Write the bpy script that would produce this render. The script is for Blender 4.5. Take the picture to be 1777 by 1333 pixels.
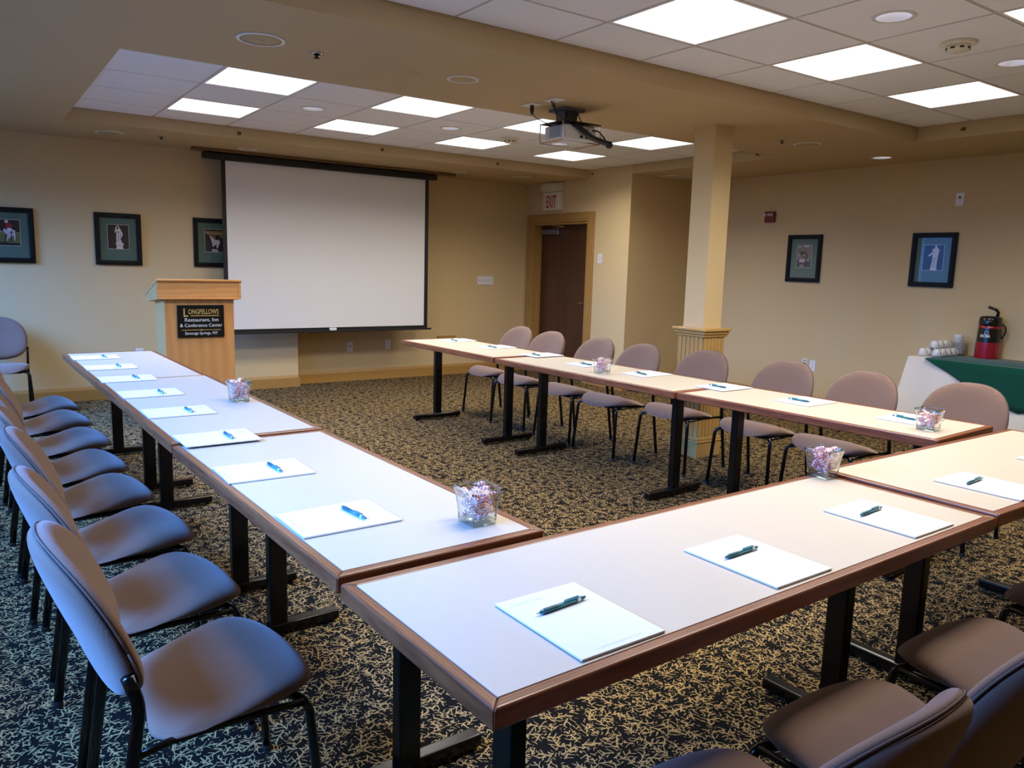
import bpy, math, random
from mathutils import Vector, Matrix
random.seed(7)
PI = math.pi
for o in list(bpy.data.objects):
    bpy.data.objects.remove(o, do_unlink=True)
SC = bpy.context.scene
COL = SC.collection

# ------------------------------------------------------------------ camera
F_PX = 1352.2
cam_d = bpy.data.cameras.new('camera')
cam_d.sensor_fit = 'HORIZONTAL'; cam_d.sensor_width = 36.0
cam_d.lens = F_PX / 1777.0 * 36.0
cam_d.clip_start = 0.02; cam_d.clip_end = 200
cam = bpy.data.objects.new('camera', cam_d); COL.objects.link(cam)
def cam_axes(pitch, roll, yaw):
    cy, sy, cp, sp, cr, sr = math.cos(yaw), math.sin(yaw), math.cos(pitch), math.sin(pitch), math.cos(roll), math.sin(roll)
    r = Vector((cy, sy, 0)); f0 = Vector((-sy, cy, 0)); u0 = Vector((0, 0, 1))
    f = f0*cp + u0*sp; u = u0*cp - f0*sp
    return r*cr + u*sr, u*cr - r*sr, f
_r, _u, _f = cam_axes(-0.15098, 0.02862, -0.61487)
cam.matrix_world = Matrix(((_r.x, _u.x, -_f.x, 0), (_r.y, _u.y, -_f.y, 0), (_r.z, _u.z, -_f.z, 1.435), (0, 0, 0, 1)))
SC.camera = cam

# ------------------------------------------------------------------ world, exposure
PANEL_STRENGTH = 2.2      # visible glow of the panel lens
PANEL_WATT = 14.6         # light each panel throws down (prismatic lens: limited spread)
SKY_COLOR = (0.10, 0.32, 1.0); SKY_STRENGTH = 2.2; WINDOW_WATT = 185.0
DOWNLIGHT_STRENGTH = 8.0
w = bpy.data.worlds.new('daylight'); SC.world = w; w.use_nodes = True
w.node_tree.nodes['Background'].inputs[0].default_value = (*SKY_COLOR, 1)
w.node_tree.nodes['Background'].inputs[1].default_value = SKY_STRENGTH
SC.view_settings.view_transform = 'Standard'; SC.view_settings.look = 'None'
SC.view_settings.exposure = 0.0; SC.view_settings.gamma = 1.0; SC.view_settings.use_curve_mapping = False
SC.cycles.use_denoising = True
SC.cycles.max_bounces = 10; SC.cycles.diffuse_bounces = 6; SC.cycles.transparent_max_bounces = 64
SC.cycles.caustics_reflective = False; SC.cycles.caustics_refractive = False
SC.cycles.sample_clamp_indirect = 6.0

# windows on the left wall (y0, y1); the daylight they let in
WX = -0.80
WINDOWS = [(1.25, 2.65), (3.2, 4.6), (5.15, 6.55), (7.0, 8.25)]
WZ0, WZ1 = 0.75, 2.32
for (y0, y1) in WINDOWS:
    L = bpy.data.lights.new('window_daylight', 'AREA'); L.shape = 'RECTANGLE'
    L.size = WZ1-WZ0; L.size_y = y1-y0
    L.energy = WINDOW_WATT; L.color = SKY_COLOR; L.spread = 1.7
    lo = bpy.data.objects.new('window_daylight', L); COL.objects.link(lo)
    lo.location = (WX-0.60, (y0+y1)/2, 2.05); lo.rotation_euler = (0, -PI/2+0.80, 0)

# ------------------------------------------------------------------ materials
def lin(c):
    return tuple(((v/255)/12.92 if v/255 <= 0.04045 else (((v/255)+0.055)/1.055)**2.4) for v in c)
MATS = {}
def pmat(name, rgb, rough=0.5, metal=0.0, spec=0.5, bump=None, vary=0.0, vscale=3.0, emit=None, alpha=1.0, coat=0.0, sheen=0.0):
    m = bpy.data.materials.new(name); m.use_nodes = True
    nt = m.node_tree; b = nt.nodes['Principled BSDF']
    c = lin(rgb)
    b.inputs['Base Color'].default_value = (*c, 1)
    b.inputs['Roughness'].default_value = rough; b.inputs['Metallic'].default_value = metal
    b.inputs['Specular IOR Level'].default_value = spec
    b.inputs['Coat Weight'].default_value = coat
    b.inputs['Sheen Weight'].default_value = sheen
    b.inputs['Alpha'].default_value = alpha
    if emit:
        b.inputs['Emission Color'].default_value = (*emit[:3], 1); b.inputs['Emission Strength'].default_value = emit[3]
    tc = nt.nodes.new('ShaderNodeTexCoord')
    if vary:
        n = nt.nodes.new('ShaderNodeTexNoise'); n.inputs['Scale'].default_value = vscale; n.inputs['Detail'].default_value = 4
        nt.links.new(tc.outputs['Object'], n.inputs['Vector'])
        mx = nt.nodes.new('ShaderNodeMix'); mx.data_type = 'RGBA'
        mx.inputs[6].default_value = (*[v*(1-vary) for v in c], 1); mx.inputs[7].default_value = (*[min(1, v*(1+vary)) for v in c], 1)
        nt.links.new(n.outputs['Fac'], mx.inputs[0]); nt.links.new(mx.outputs[2], b.inputs['Base Color'])
    if bump:
        n = nt.nodes.new('ShaderNodeTexNoise'); n.inputs['Scale'].default_value = bump[0]; n.inputs['Detail'].default_value = 2
        nt.links.new(tc.outputs['Object'], n.inputs['Vector'])
        bp = nt.nodes.new('ShaderNodeBump'); bp.inputs['Strength'].default_value = bump[1]; bp.inputs['Distance'].default_value = bump[2]
        nt.links.new(n.outputs['Fac'], bp.inputs['Height']); nt.links.new(bp.outputs['Normal'], b.inputs['Normal'])
    MATS[name] = m
    return m

pmat('wall_paint', (208, 183, 136), 0.75, spec=0.25, bump=(90, 0.06, 0.004), vary=0.02, vscale=1.2)
pmat('soffit_paint', (192, 168, 128), 0.75, spec=0.25, bump=(90, 0.06, 0.004), vary=0.02, vscale=1.2)
pmat('trim_paint', (168, 128, 68), 0.4, spec=0.4, vary=0.04, vscale=4)
pmat('wainscot_paint', (182, 143, 82), 0.42, spec=0.4, vary=0.05, vscale=9)
pmat('ceiling_tile', (240, 240, 244), 0.9, spec=0.1, bump=(420, 0.25, 0.002), vary=0.02, vscale=200)
pmat('grid_metal', (196, 190, 184), 0.5)
pmat('white_plastic', (228, 226, 224), 0.4)
pmat('ivory_plastic', (226, 219, 200), 0.4)
pmat('grey_plastic', (150, 152, 158), 0.45)
pmat('dark_hole', (18, 17, 16), 0.6)
pmat('black_metal', (5, 5, 6), 0.22, spec=0.4)
pmat('black_tube', (5, 5, 6), 0.2, spec=0.45)
pmat('black_plastic', (14, 14, 15), 0.35)
pmat('chrome', (200, 200, 205), 0.2, metal=1.0)
pmat('brass', (140, 100, 45), 0.35, metal=0.8)
pmat('laminate', (200, 189, 170), 0.36, spec=0.4, vary=0.012, vscale=25)
pmat('paper', (230, 230, 232), 0.8, spec=0.2)
pmat('cardboard', (150, 140, 128), 0.9)
pmat('grey_print', (198, 199, 207), 0.9)
pmat('pen_teal', (6, 112, 116), 0.25, coat=0.4)
pmat('pen_grip', (6, 84, 88), 0.5)
pmat('screen_white', (222, 220, 215), 0.85, spec=0.1, vary=0.01, vscale=2)
pmat('screen_black', (9, 9, 10), 0.6)
pmat('frame_black', (7, 7, 8), 0.45, spec=0.25)
pmat('mat_green', (92, 121, 108), 0.9)
pmat('mat_white', (214, 212, 202), 0.9)
pmat('sign_black', (12, 12, 12), 0.3)
pmat('sign_gold', (222, 190, 110), 0.35, metal=0.3)
pmat('sign_white', (216, 216, 210), 0.5)
pmat('exit_housing', (222, 214, 190), 0.5)
pmat('exit_red', (176, 44, 26), 0.5)
pmat('lamp_glass', (225, 228, 232), 0.15, spec=0.7)
pmat('alarm_red', (120, 18, 16), 0.35)
pmat('airpot_red', (150, 12, 34), 0.25, coat=0.5)
pmat('airpot_black', (12, 12, 14), 0.25, coat=0.4)
pmat('porcelain', (210, 210, 207), 0.2, coat=0.4)
pmat('cloth_cream', (226, 218, 202), 0.9, spec=0.1, bump=(600, 0.2, 0.001), sheen=0.2)
pmat('cloth_green', (7, 68, 52), 0.85, spec=0.1, bump=(600, 0.2, 0.001), sheen=0.2)
pmat('steel_blue_grey', (92, 94, 98), 0.45)
pmat('projector_white', (222, 222, 222), 0.45)
pmat('batten_wood', (110, 78, 42), 0.6)
pmat('reflector', (226, 224, 232), 0.3, metal=0.7, emit=(1, 0.97, 1.0, 0.12))  # faint emission stands in for bulb light the cone would reflect
pmat('bulb', (240, 240, 240), 0.5, emit=(1.0, 0.95, 0.95, DOWNLIGHT_STRENGTH))
pmat('lens', (245, 245, 245), 0.5, emit=(1.0, 0.975, 0.95, PANEL_STRENGTH))
pmat('lens_frame', (232, 230, 228), 0.5)
pmat('grass', (70, 96, 52), 0.95, vary=0.2)

def wood(name, dark, light, rough, scale, stretch, coat=0.2, bands='X'):
    m = bpy.data.materials.new(name); m.use_nodes = True; nt = m.node_tree; b = nt.nodes['Principled BSDF']
    tc = nt.nodes.new('ShaderNodeTexCoord'); mp = nt.nodes.new('ShaderNodeMapping'); mp.inputs['Scale'].default_value = stretch
    nt.links.new(tc.outputs['Object'], mp.inputs['Vector'])
    n = nt.nodes.new('ShaderNodeTexNoise'); n.inputs['Scale'].default_value = scale; n.inputs['Detail'].default_value = 5; n.inputs['Distortion'].default_value = 0.6
    wv = nt.nodes.new('ShaderNodeTexWave'); wv.bands_direction = bands; wv.inputs['Scale'].default_value = scale*0.45; wv.inputs['Distortion'].default_value = 9; wv.inputs['Detail'].default_value = 3
    wv.inputs['Detail Scale'].default_value = 0.7
    nt.links.new(mp.outputs[0], n.inputs['Vector']); nt.links.new(mp.outputs[0], wv.inputs['Vector'])
    ad = nt.nodes.new('ShaderNodeMath'); ad.operation = 'MULTIPLY_ADD'; ad.inputs[1].default_value = 0.45
    nt.links.new(wv.outputs['Fac'], ad.inputs[0])
    ml = nt.nodes.new('ShaderNodeMath'); ml.operation = 'MULTIPLY'; ml.inputs[1].default_value = 0.6
    nt.links.new(n.outputs['Fac'], ml.inputs[0]); nt.links.new(ml.outputs[0], ad.inputs[2])
    mx = nt.nodes.new('ShaderNodeMix'); mx.data_type = 'RGBA'
    mx.inputs[6].default_value = (*lin(dark), 1); mx.inputs[7].default_value = (*lin(light), 1)
    nt.links.new(ad.outputs[0], mx.inputs[0]); nt.links.new(mx.outputs[2], b.inputs['Base Color'])
    b.inputs['Roughness'].default_value = rough; b.inputs['Coat Weight'].default_value = coat; b.inputs['Coat Roughness'].default_value = 0.25
    MATS[name] = m
wood('walnut_x', (84, 40, 22), (150, 88, 50), 0.32, 9, (1, 9, 9), bands='Y')
wood('walnut_y', (84, 40, 22), (150, 88, 50), 0.32, 9, (9, 1, 9))
wood('maple_front', (192, 131, 69), (214, 156, 92), 0.4, 3.4, (2.2, 3, 0.6))
wood('maple_side', (190, 126, 66), (218, 160, 98), 0.42, 4, (4, 4, 0.7), bands='Y')
wood('maple_hood', (190, 128, 66), (215, 157, 92), 0.4, 5, (1.0, 3, 3.2), bands='Z')
wood('door_wood', (58, 30, 15), (84, 46, 24), 0.4, 3, (4, 4, 0.5))

def fabric():
    m = bpy.data.materials.new('chair_fabric'); m.use_nodes = True; nt = m.node_tree; b = nt.nodes['Principled BSDF']
    tc = nt.nodes.new('ShaderNodeTexCoord')
    sp = nt.nodes.new('ShaderNodeSeparateXYZ'); nt.links.new(tc.outputs['Object'], sp.inputs[0])
    def M(op, a_, b_=None):
        n = nt.nodes.new('ShaderNodeMath'); n.operation = op
        for i, x in enumerate((a_, b_)):
            if x is None: continue
            if isinstance(x, (int, float)): n.inputs[i].default_value = x
            else: nt.links.new(x, n.inputs[i])
        return n.outputs[0]
    yz = M('ADD', sp.outputs[1], sp.outputs[2]); kk = 2*PI/0.0062
    w1 = M('SINE', M('MULTIPLY', M('ADD', sp.outputs[0], yz), kk)); w2 = M('SINE', M('MULTIPLY', M('SUBTRACT', sp.outputs[0], yz), kk))
    wv = M('ADD', M('MULTIPLY', M('MULTIPLY', w1, w2), 0.5), 0.5)
    mx = nt.nodes.new('ShaderNodeMix'); mx.data_type = 'RGBA'
    mx.inputs[6].default_value = (*lin((128, 101, 85)), 1); mx.inputs[7].default_value = (*lin((104, 81, 68)), 1)
    nt.links.new(wv, mx.inputs[0]); nt.links.new(mx.outputs[2], b.inputs['Base Color'])
    bp = nt.nodes.new('ShaderNodeBump'); bp.inputs['Strength'].default_value = 0.25; bp.inputs['Distance'].default_value = 0.001; bp.invert = True
    nt.links.new(wv, bp.inputs['Height']); nt.links.new(bp.outputs[0], b.inputs['Normal'])
    b.inputs['Roughness'].default_value = 0.85; b.inputs['Specular IOR Level'].default_value = 0.2
    b.inputs['Sheen Weight'].default_value = 0.25; b.inputs['Sheen Roughness'].default_value = 0.5
    MATS['chair_fabric'] = m
fabric()
pmat('welt', (92, 76, 70), 0.85)

def carpet():
    m = bpy.data.materials.new('carpet'); m.use_nodes = True; nt = m.node_tree; b = nt.nodes['Principled BSDF']
    N, Lk = nt.nodes, nt.links
    tc = N.new('ShaderNodeTexCoord')
    def math_(op, a, bb=None, c=None):
        n = N.new('ShaderNodeMath'); n.operation = op
        for i, x in enumerate((a, bb, c)):
            if x is None: continue
            if isinstance(x, (int, float)): n.inputs[i].default_value = x
            else: Lk.new(x, n.inputs[i])
        return n.outputs[0]
    def layer(scale, off):
        mp = N.new('ShaderNodeMapping'); mp.inputs['Location'].default_value = (off, off*1.7, 0); Lk.new(tc.outputs['Object'], mp.inputs['Vector'])
        nz = N.new('ShaderNodeTexNoise'); nz.inputs['Scale'].default_value = 30; nz.inputs['Detail'].default_value = 1
        Lk.new(mp.outputs[0], nz.inputs['Vector'])
        sub0 = N.new('ShaderNodeVectorMath'); sub0.operation = 'SUBTRACT'; sub0.inputs[1].default_value = (0.5, 0.5, 0.5)
        Lk.new(nz.outputs['Color'], sub0.inputs[0])
        scl = N.new('ShaderNodeVectorMath'); scl.operation = 'SCALE'; scl.inputs['Scale'].default_value = 0.016; Lk.new(sub0.outputs[0], scl.inputs[0])
        add = N.new('ShaderNodeVectorMath'); add.operation = 'ADD'; Lk.new(mp.outputs[0], add.inputs[0]); Lk.new(scl.outputs[0], add.inputs[1])
        vo = N.new('ShaderNodeTexVoronoi'); vo.voronoi_dimensions = '2D'; vo.inputs['Scale'].default_value = scale; vo.inputs['Randomness'].default_value = 0.85
        Lk.new(add.outputs[0], vo.inputs['Vector'])
        sb = N.new('ShaderNodeVectorMath'); sb.operation = 'SUBTRACT'; Lk.new(add.outputs[0], sb.inputs[0]); Lk.new(vo.outputs['Position'], sb.inputs[1])
        s2 = N.new('ShaderNodeVectorMath'); s2.operation = 'SCALE'; s2.inputs['Scale'].default_value = scale; Lk.new(sb.outputs[0], s2.inputs[0])
        sep = N.new('ShaderNodeSeparateColor'); Lk.new(vo.outputs['Color'], sep.inputs[0])
        ang = math_('MULTIPLY', sep.outputs[0], 6.283)
        rt = N.new('ShaderNodeVectorRotate'); rt.rotation_type = 'Z_AXIS'; Lk.new(s2.outputs[0], rt.inputs['Vector']); Lk.new(ang, rt.inputs['Angle'])
        xy = N.new('ShaderNodeSeparateXYZ'); Lk.new(rt.outputs[0], xy.inputs[0])
        x, y = xy.outputs[0], xy.outputs[1]
        cur = math_('MULTIPLY', math_('SUBTRACT', sep.outputs[1], 0.5), 0.9)
        y2 = math_('ADD', y, math_('MULTIPLY', cur, math_('MULTIPLY', x, x)))
        a = math_('ABSOLUTE', y2); ax = math_('ABSOLUTE', x)
        stem = math_('MULTIPLY', math_('LESS_THAN', a, 0.036), math_('LESS_THAN', ax, 0.55))
        sgn = math_('MULTIPLY', math_('SIGN', y2), 0.13)
        u = math_('ADD', math_('SUBTRACT', x, math_('MULTIPLY', a, 0.85)), sgn)
        k = math_('ABSOLUTE', math_('SUBTRACT', math_('FRACT', math_('MULTIPLY', u, 2.5)), 0.5))
        br = math_('MULTIPLY', math_('LESS_THAN', k, 0.085), math_('LESS_THAN', a, math_('SUBTRACT', 0.44, math_('MULTIPLY', ax, 0.35))))
        return math_('MAXIMUM', stem, br)
    mask = math_('MAXIMUM', layer(20.0, 0.0), layer(16.5, 3.37))
    # thin out with a fine noise so the twigs break up
    nb = N.new('ShaderNodeTexNoise'); nb.inputs['Scale'].default_value = 48; nb.inputs['Detail'].default_value = 1; Lk.new(tc.outputs['Object'], nb.inputs['Vector'])
    keep = math_('GREATER_THAN', nb.outputs['Fac'], 0.41)
    mask = math_('MULTIPLY', mask, keep)
    mx = N.new('ShaderNodeMix'); mx.data_type = 'RGBA'; Lk.new(mask, mx.inputs[0])
    mx.inputs[6].default_value = (*lin((15, 14, 13)), 1); mx.inputs[7].default_value = (*lin((170, 141, 90)), 1)
    Lk.new(mx.outputs[2], b.inputs['Base Color'])
    b.inputs['Roughness'].default_value = 0.95; b.inputs['Specular IOR Level'].default_value = 0.1
    MATS['carpet'] = m
carpet()

def thin_glass(name, tint, extra=0.0, rough=0.0):
    m = bpy.data.materials.new(name); m.use_nodes = True; nt = m.node_tree
    for n in list(nt.nodes): nt.nodes.remove(n)
    out = nt.nodes.new('ShaderNodeOutputMaterial'); t = nt.nodes.new('ShaderNodeBsdfTransparent'); g = nt.nodes.new('ShaderNodeBsdfGlossy')
    t.inputs[0].default_value = (*tint, 1); g.inputs['Roughness'].default_value = rough
    lw = nt.nodes.new('ShaderNodeLayerWeight'); lw.inputs[0].default_value = 0.5
    pw_ = nt.nodes.new('ShaderNodeMath'); pw_.operation = 'POWER'; pw_.inputs[1].default_value = 2.6; nt.links.new(lw.outputs['Facing'], pw_.inputs[0])
    ad = nt.nodes.new('ShaderNodeMath'); ad.operation = 'MULTIPLY_ADD'; ad.inputs[1].default_value = 0.85; ad.inputs[2].default_value = 0.035+extra; nt.links.new(pw_.outputs[0], ad.inputs[0])
    mx = nt.nodes.new('ShaderNodeMixShader'); nt.links.new(ad.outputs[0], mx.inputs[0]); nt.links.new(t.outputs[0], mx.inputs[1]); nt.links.new(g.outputs[0], mx.inputs[2])
    nt.links.new(mx.outputs[0], out.inputs[0]); MATS[name] = m
thin_glass('pane_glass', (0.97, 0.985, 0.98))
thin_glass('picture_glass', (0.97, 0.97, 0.97))
thin_glass('bowl_glass', (0.97, 0.985, 0.98))
thin_glass('base_glass', (0.84, 0.92, 0.90), 0.05)
def glass_solid():
    m = pmat('glass_solid', (225, 240, 236), 0.02); m.node_tree.nodes['Principled BSDF'].inputs['Transmission Weight'].default_value = 1.0
glass_solid()
def film():
    m = bpy.data.materials.new('wrapper_film'); m.use_nodes = True; nt = m.node_tree
    b = nt.nodes['Principled BSDF']; b.inputs['Base Color'].default_value = (0.95, 0.93, 0.95, 1); b.inputs['Roughness'].default_value = 0.12
    b.inputs['Alpha'].default_value = 0.13; b.inputs['Specular IOR Level'].default_value = 0.9
    MATS['wrapper_film'] = m
film()
def candy_mat():
    m = bpy.data.materials.new('peppermint'); m.use_nodes = True; nt = m.node_tree; b = nt.nodes['Principled BSDF']
    tc = nt.nodes.new('ShaderNodeTexCoord'); s = nt.nodes.new('ShaderNodeSeparateXYZ'); nt.links.new(tc.outputs['Object'], s.inputs[0])
    def M(op, a, bb=None):
        n = nt.nodes.new('ShaderNodeMath'); n.operation = op
        for i, x in enumerate((a, bb)):
            if x is None: continue
            if isinstance(x, (int, float)): n.inputs[i].default_value = x
            else: nt.links.new(x, n.inputs[i])
        return n.outputs[0]
    ang = M('ARCTAN2', s.outputs[1], s.outputs[0])
    r = M('SQRT', M('ADD', M('MULTIPLY', s.outputs[0], s.outputs[0]), M('MULTIPLY', s.outputs[1], s.outputs[1])))
    k = M('SINE', M('ADD', M('MULTIPLY', ang, 7.0), M('MULTIPLY', r, 90.0)))
    st = M('MULTIPLY', M('GREATER_THAN', k, 0.15), M('GREATER_THAN', r, 0.0045))
    mx = nt.nodes.new('ShaderNodeMix'); mx.data_type = 'RGBA'; nt.links.new(st, mx.inputs[0])
    mx.inputs[6].default_value = (*lin((250, 236, 236)), 1); mx.inputs[7].default_value = (*lin((214, 56, 66)), 1)
    nt.links.new(mx.outputs[2], b.inputs['Base Color']); b.inputs['Roughness'].default_value = 0.2
    MATS['peppermint'] = m
candy_mat()

# ------------------------------------------------------------------ mesh helpers
class MB:
    def __init__(s): s.v = []; s.f = []; s.m = []
    def add(s, vs, fs, mi=0):
        b = len(s.v); s.v += [tuple(v) for v in vs]; s.f += [tuple(i+b for i in f) for f in fs]; s.m += [mi]*len(fs); return s
    def box(s, x0, x1, y0, y1, z0, z1, mi=0):
        return s.add([(x0,y0,z0),(x1,y0,z0),(x1,y1,z0),(x0,y1,z0),(x0,y0,z1),(x1,y0,z1),(x1,y1,z1),(x0,y1,z1)],
                     [(0,3,2,1),(4,5,6,7),(0,1,5,4),(1,2,6,5),(2,3,7,6),(3,0,4,7)], mi)
    def hexa(s, b, t, mi=0):
        return s.add(list(b)+list(t), [(3,2,1,0),(4,5,6,7),(0,1,5,4),(1,2,6,5),(2,3,7,6),(3,0,4,7)], mi)
    def quad(s, a, b, c, d, mi=0): return s.add([a,b,c,d], [(0,1,2,3)], mi)
    def lathe(s, prof, n=24, c=(0,0,0), mi=0, cap0=True, cap1=True):
        vs = []; fs = []
        for (r, z) in prof:
            for i in range(n):
                a = 2*PI*i/n; vs.append((c[0]+r*math.cos(a), c[1]+r*math.sin(a), c[2]+z))
        for j in range(len(prof)-1):
            for i in range(n):
                k = (i+1) % n; fs.append((j*n+i, j*n+k, (j+1)*n+k, (j+1)*n+i))
        if cap0: fs.append(tuple(reversed(range(n))))
        if cap1: fs.append(tuple((len(prof)-1)*n+i for i in range(n)))
        return s.add(vs, fs, mi)
    def tube(s, pts, r, n=10, r2=None, mi=0):
        pts = [Vector(p) for p in pts]; vs = []; fs = []; m = len(pts)
        up = None
        for j, p in enumerate(pts):
            t = (pts[min(j+1, m-1)] - pts[max(j-1, 0)]).normalized()
            if up is None:
                up = Vector((0,0,1)) if abs(t.z) < 0.9 else Vector((0,1,0))
            sx = t.cross(up).normalized(); sy = sx.cross(t).normalized(); up = sy
            for i in range(n):
                a = 2*PI*i/n; vs.append(p + sx*(math.cos(a)*r) + sy*(math.sin(a)*(r2 or r)))
        for j in range(m-1):
            for i in range(n):
                k = (i+1) % n; fs.append((j*n+i, j*n+k, (j+1)*n+k, (j+1)*n+i))
        fs.append(tuple(reversed(range(n)))); fs.append(tuple((m-1)*n+i for i in range(n)))
        return s.add(vs, fs, mi)
    def prism(s, poly, a0, a1, axis='z', mi=0):
        n = len(poly)
        def P(p, a): return (p[0], p[1], a) if axis == 'z' else ((p[0], a, p[1]) if axis == 'y' else (a, p[0], p[1]))
        vs = [P(p, a0) for p in poly] + [P(p, a1) for p in poly]
        fs = [tuple(reversed(range(n))), tuple(range(n, 2*n))] + [(i, (i+1) % n, n+(i+1) % n, n+i) for i in range(n)]
        return s.add(vs, fs, mi)
    def loft(s, rings, cap0=True, cap1=True, mi=0):
        n = len(rings[0]); vs = [p for r in rings for p in r]; fs = []
        for j in range(len(rings)-1):
            for i in range(n):
                k = (i+1) % n; fs.append((j*n+i, j*n+k, (j+1)*n+k, (j+1)*n+i))
        if cap0: fs.append(tuple(reversed(range(n))))
        if cap1: fs.append(tuple((len(rings)-1)*n+i for i in range(n)))
        return s.add(vs, fs, mi)
    def mesh(s, name, mats, smooth=False, fix=True):
        me = bpy.data.meshes.new(name); me.from_pydata(s.v, [], s.f)
        for mt in (mats if isinstance(mats, (list, tuple)) else [mats]): me.materials.append(MATS[mt])
        if isinstance(mats, (list, tuple)) and len(mats) > 1: me.polygons.foreach_set('material_index', s.m)
        if fix:
            import bmesh
            bm = bmesh.new(); bm.from_mesh(me); bmesh.ops.recalc_face_normals(bm, faces=bm.faces); bm.to_mesh(me); bm.free()
        if smooth: me.polygons.foreach_set('use_smooth', [True]*len(me.polygons))
        me.update(); return me
    def build(s, name, mats, parent=None, loc=(0,0,0), rot=(0,0,0), smooth=False, bevel=0, seg=2, sub=0, fix=True, angle=None):
        o = bpy.data.objects.new(name, s.mesh(name, mats, smooth, fix)); COL.objects.link(o)
        o.location = loc; o.rotation_euler = rot
        if parent: o.parent = parent
        if bevel:
            md = o.modifiers.new('bevel', 'BEVEL'); md.width = bevel; md.segments = seg; md.limit_method = 'ANGLE'; md.angle_limit = 0.6
        if sub:
            md = o.modifiers.new('sub', 'SUBSURF'); md.levels = sub; md.render_levels = sub
        if angle is not None: smooth_angle(o.data, angle)
        return o
def smooth_angle(me, deg):
    me.polygons.foreach_set('use_smooth', [True]*len(me.polygons))
    try: me.set_sharp_from_angle(angle=math.radians(deg))
    except Exception: pass
def tag(o, label, cat, group=None, kind=None):
    o['label'] = label; o['category'] = cat
    if group: o['group'] = group
    if kind: o['kind'] = kind
    return o
def struct(o, label, cat): return tag(o, label, cat, kind='structure')
def empty(name, loc=(0,0,0), rz=0.0, rot=None):
    e = bpy.data.objects.new(name, None); COL.objects.link(e); e.location = loc; e.rotation_euler = rot or (0,0,rz); e.empty_display_size = 0.05
    return e
def dup(src, loc=None, rz=None, parent=None):
    c = src.copy(); COL.objects.link(c)
    if parent is not None: c.parent = parent
    if loc is not None: c.location = loc
    if rz is not None: c.rotation_euler = (0,0,rz)
    for ch in list(src.children): dup(ch, parent=c)
    return c
def link_mesh(name, me, parent=None, loc=(0,0,0), rot=(0,0,0)):
    o = bpy.data.objects.new(name, me); COL.objects.link(o); o.location = loc; o.rotation_euler = rot
    if parent: o.parent = parent
    return o
def text_mesh(body, height, mat, width=None, bold=0.0, align='CENTER'):
    cu = bpy.data.curves.new('text', 'FONT'); cu.body = body; cu.size = 1.0; cu.align_x = align; cu.offset = bold; cu.extrude = 0.0; cu.resolution_u = 3
    o = bpy.data.objects.new('text', cu); COL.objects.link(o)
    bpy.context.view_layer.update()
    me = bpy.data.meshes.new_from_object(o.evaluated_get(bpy.context.evaluated_depsgraph_get()))
    bpy.data.objects.remove(o, do_unlink=True); bpy.data.curves.remove(cu)
    xs = [v.co.x for v in me.vertices]; ys = [v.co.y for v in me.vertices]
    sy = height/0.72; sx = sy if width is None else width/max(1e-6, max(xs)-min(xs))
    for v in me.vertices: v.co.x *= sx; v.co.y *= sy
    me.materials.clear(); me.materials.append(MATS[mat]); return me
def arc(c, r, a0, a1, n):
    return [(c[0]+r*math.cos(a0+(a1-a0)*i/n), c[1]+r*math.sin(a0+(a1-a0)*i/n)) for i in range(n+1)]
ORD = ['first', 'second', 'third', 'fourth', 'fifth', 'sixth', 'seventh', 'eighth']

# ------------------------------------------------------------------ room
XR = 7.43; YF = 8.76; YC = 8.59; XC = 3.08; XD = 6.33; YA = 6.71; YN = -1.6
SOF = 2.504; TZ1 = 2.607; TZ2 = 2.618; TOP = 2.80
T1 = (0.759, 6.335, 4.735, 7.466); T2 = (0.759, 6.345, 0.70, 3.458)

fl = MB().quad((WX-0.1, YN-0.1, 0), (XR+0.1, YN-0.1, 0), (XR+0.1, YF+0.1, 0), (WX-0.1, YF+0.1, 0)).build('floor', 'carpet')
struct(fl, 'black carpet covered with small tan branching twigs', 'floor')
gr = MB().quad((-40, -30, -0.6), (WX-0.15, -30, -0.6), (WX-0.15, 40, -0.6), (-40, 40, -0.6)).build('ground', 'grass')
struct(gr, 'grassy ground outside the windows', 'ground')

m = MB().box(XC, XR+0.1, YF, YF+0.1, 0, TOP).box(WX-0.1, XC, YC, YF+0.1, 0, TOP)
struct(m.build('wall_back', 'wall_paint'), 'tan painted wall behind the projection screen', 'wall')
struct(MB().box(XR, XR+0.1, YN-0.1, YA, 0, TOP).build('wall_right', 'wall_paint'), 'tan painted right wall with two framed pictures', 'wall')
struct(MB().box(WX-0.1, XR+0.1, YN-0.1, YN, 0, TOP).build('wall_front', 'wall_paint'), 'tan painted wall facing the projection screen', 'wall')
# door wall, with opening, and the alcove return
DY0, DY1, DZ = 7.433, 8.567, 2.0
m = MB().box(XD, XD+0.15, YA, DY0, 0, TOP).box(XD, XD+0.15, DY1, YF, 0, TOP).box(XD, XD+0.15, DY0, DY1, DZ, TOP).box(XD+0.15, XR+0.1, YA, YA+0.12, 0, TOP)
m.box(XD+0.15, XD+0.6, DY0-0.3, YF, 0, 0.001)
struct(m.build('wall_doorway', 'wall_paint'), 'cream wall corner holding the exit door', 'wall')
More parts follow.
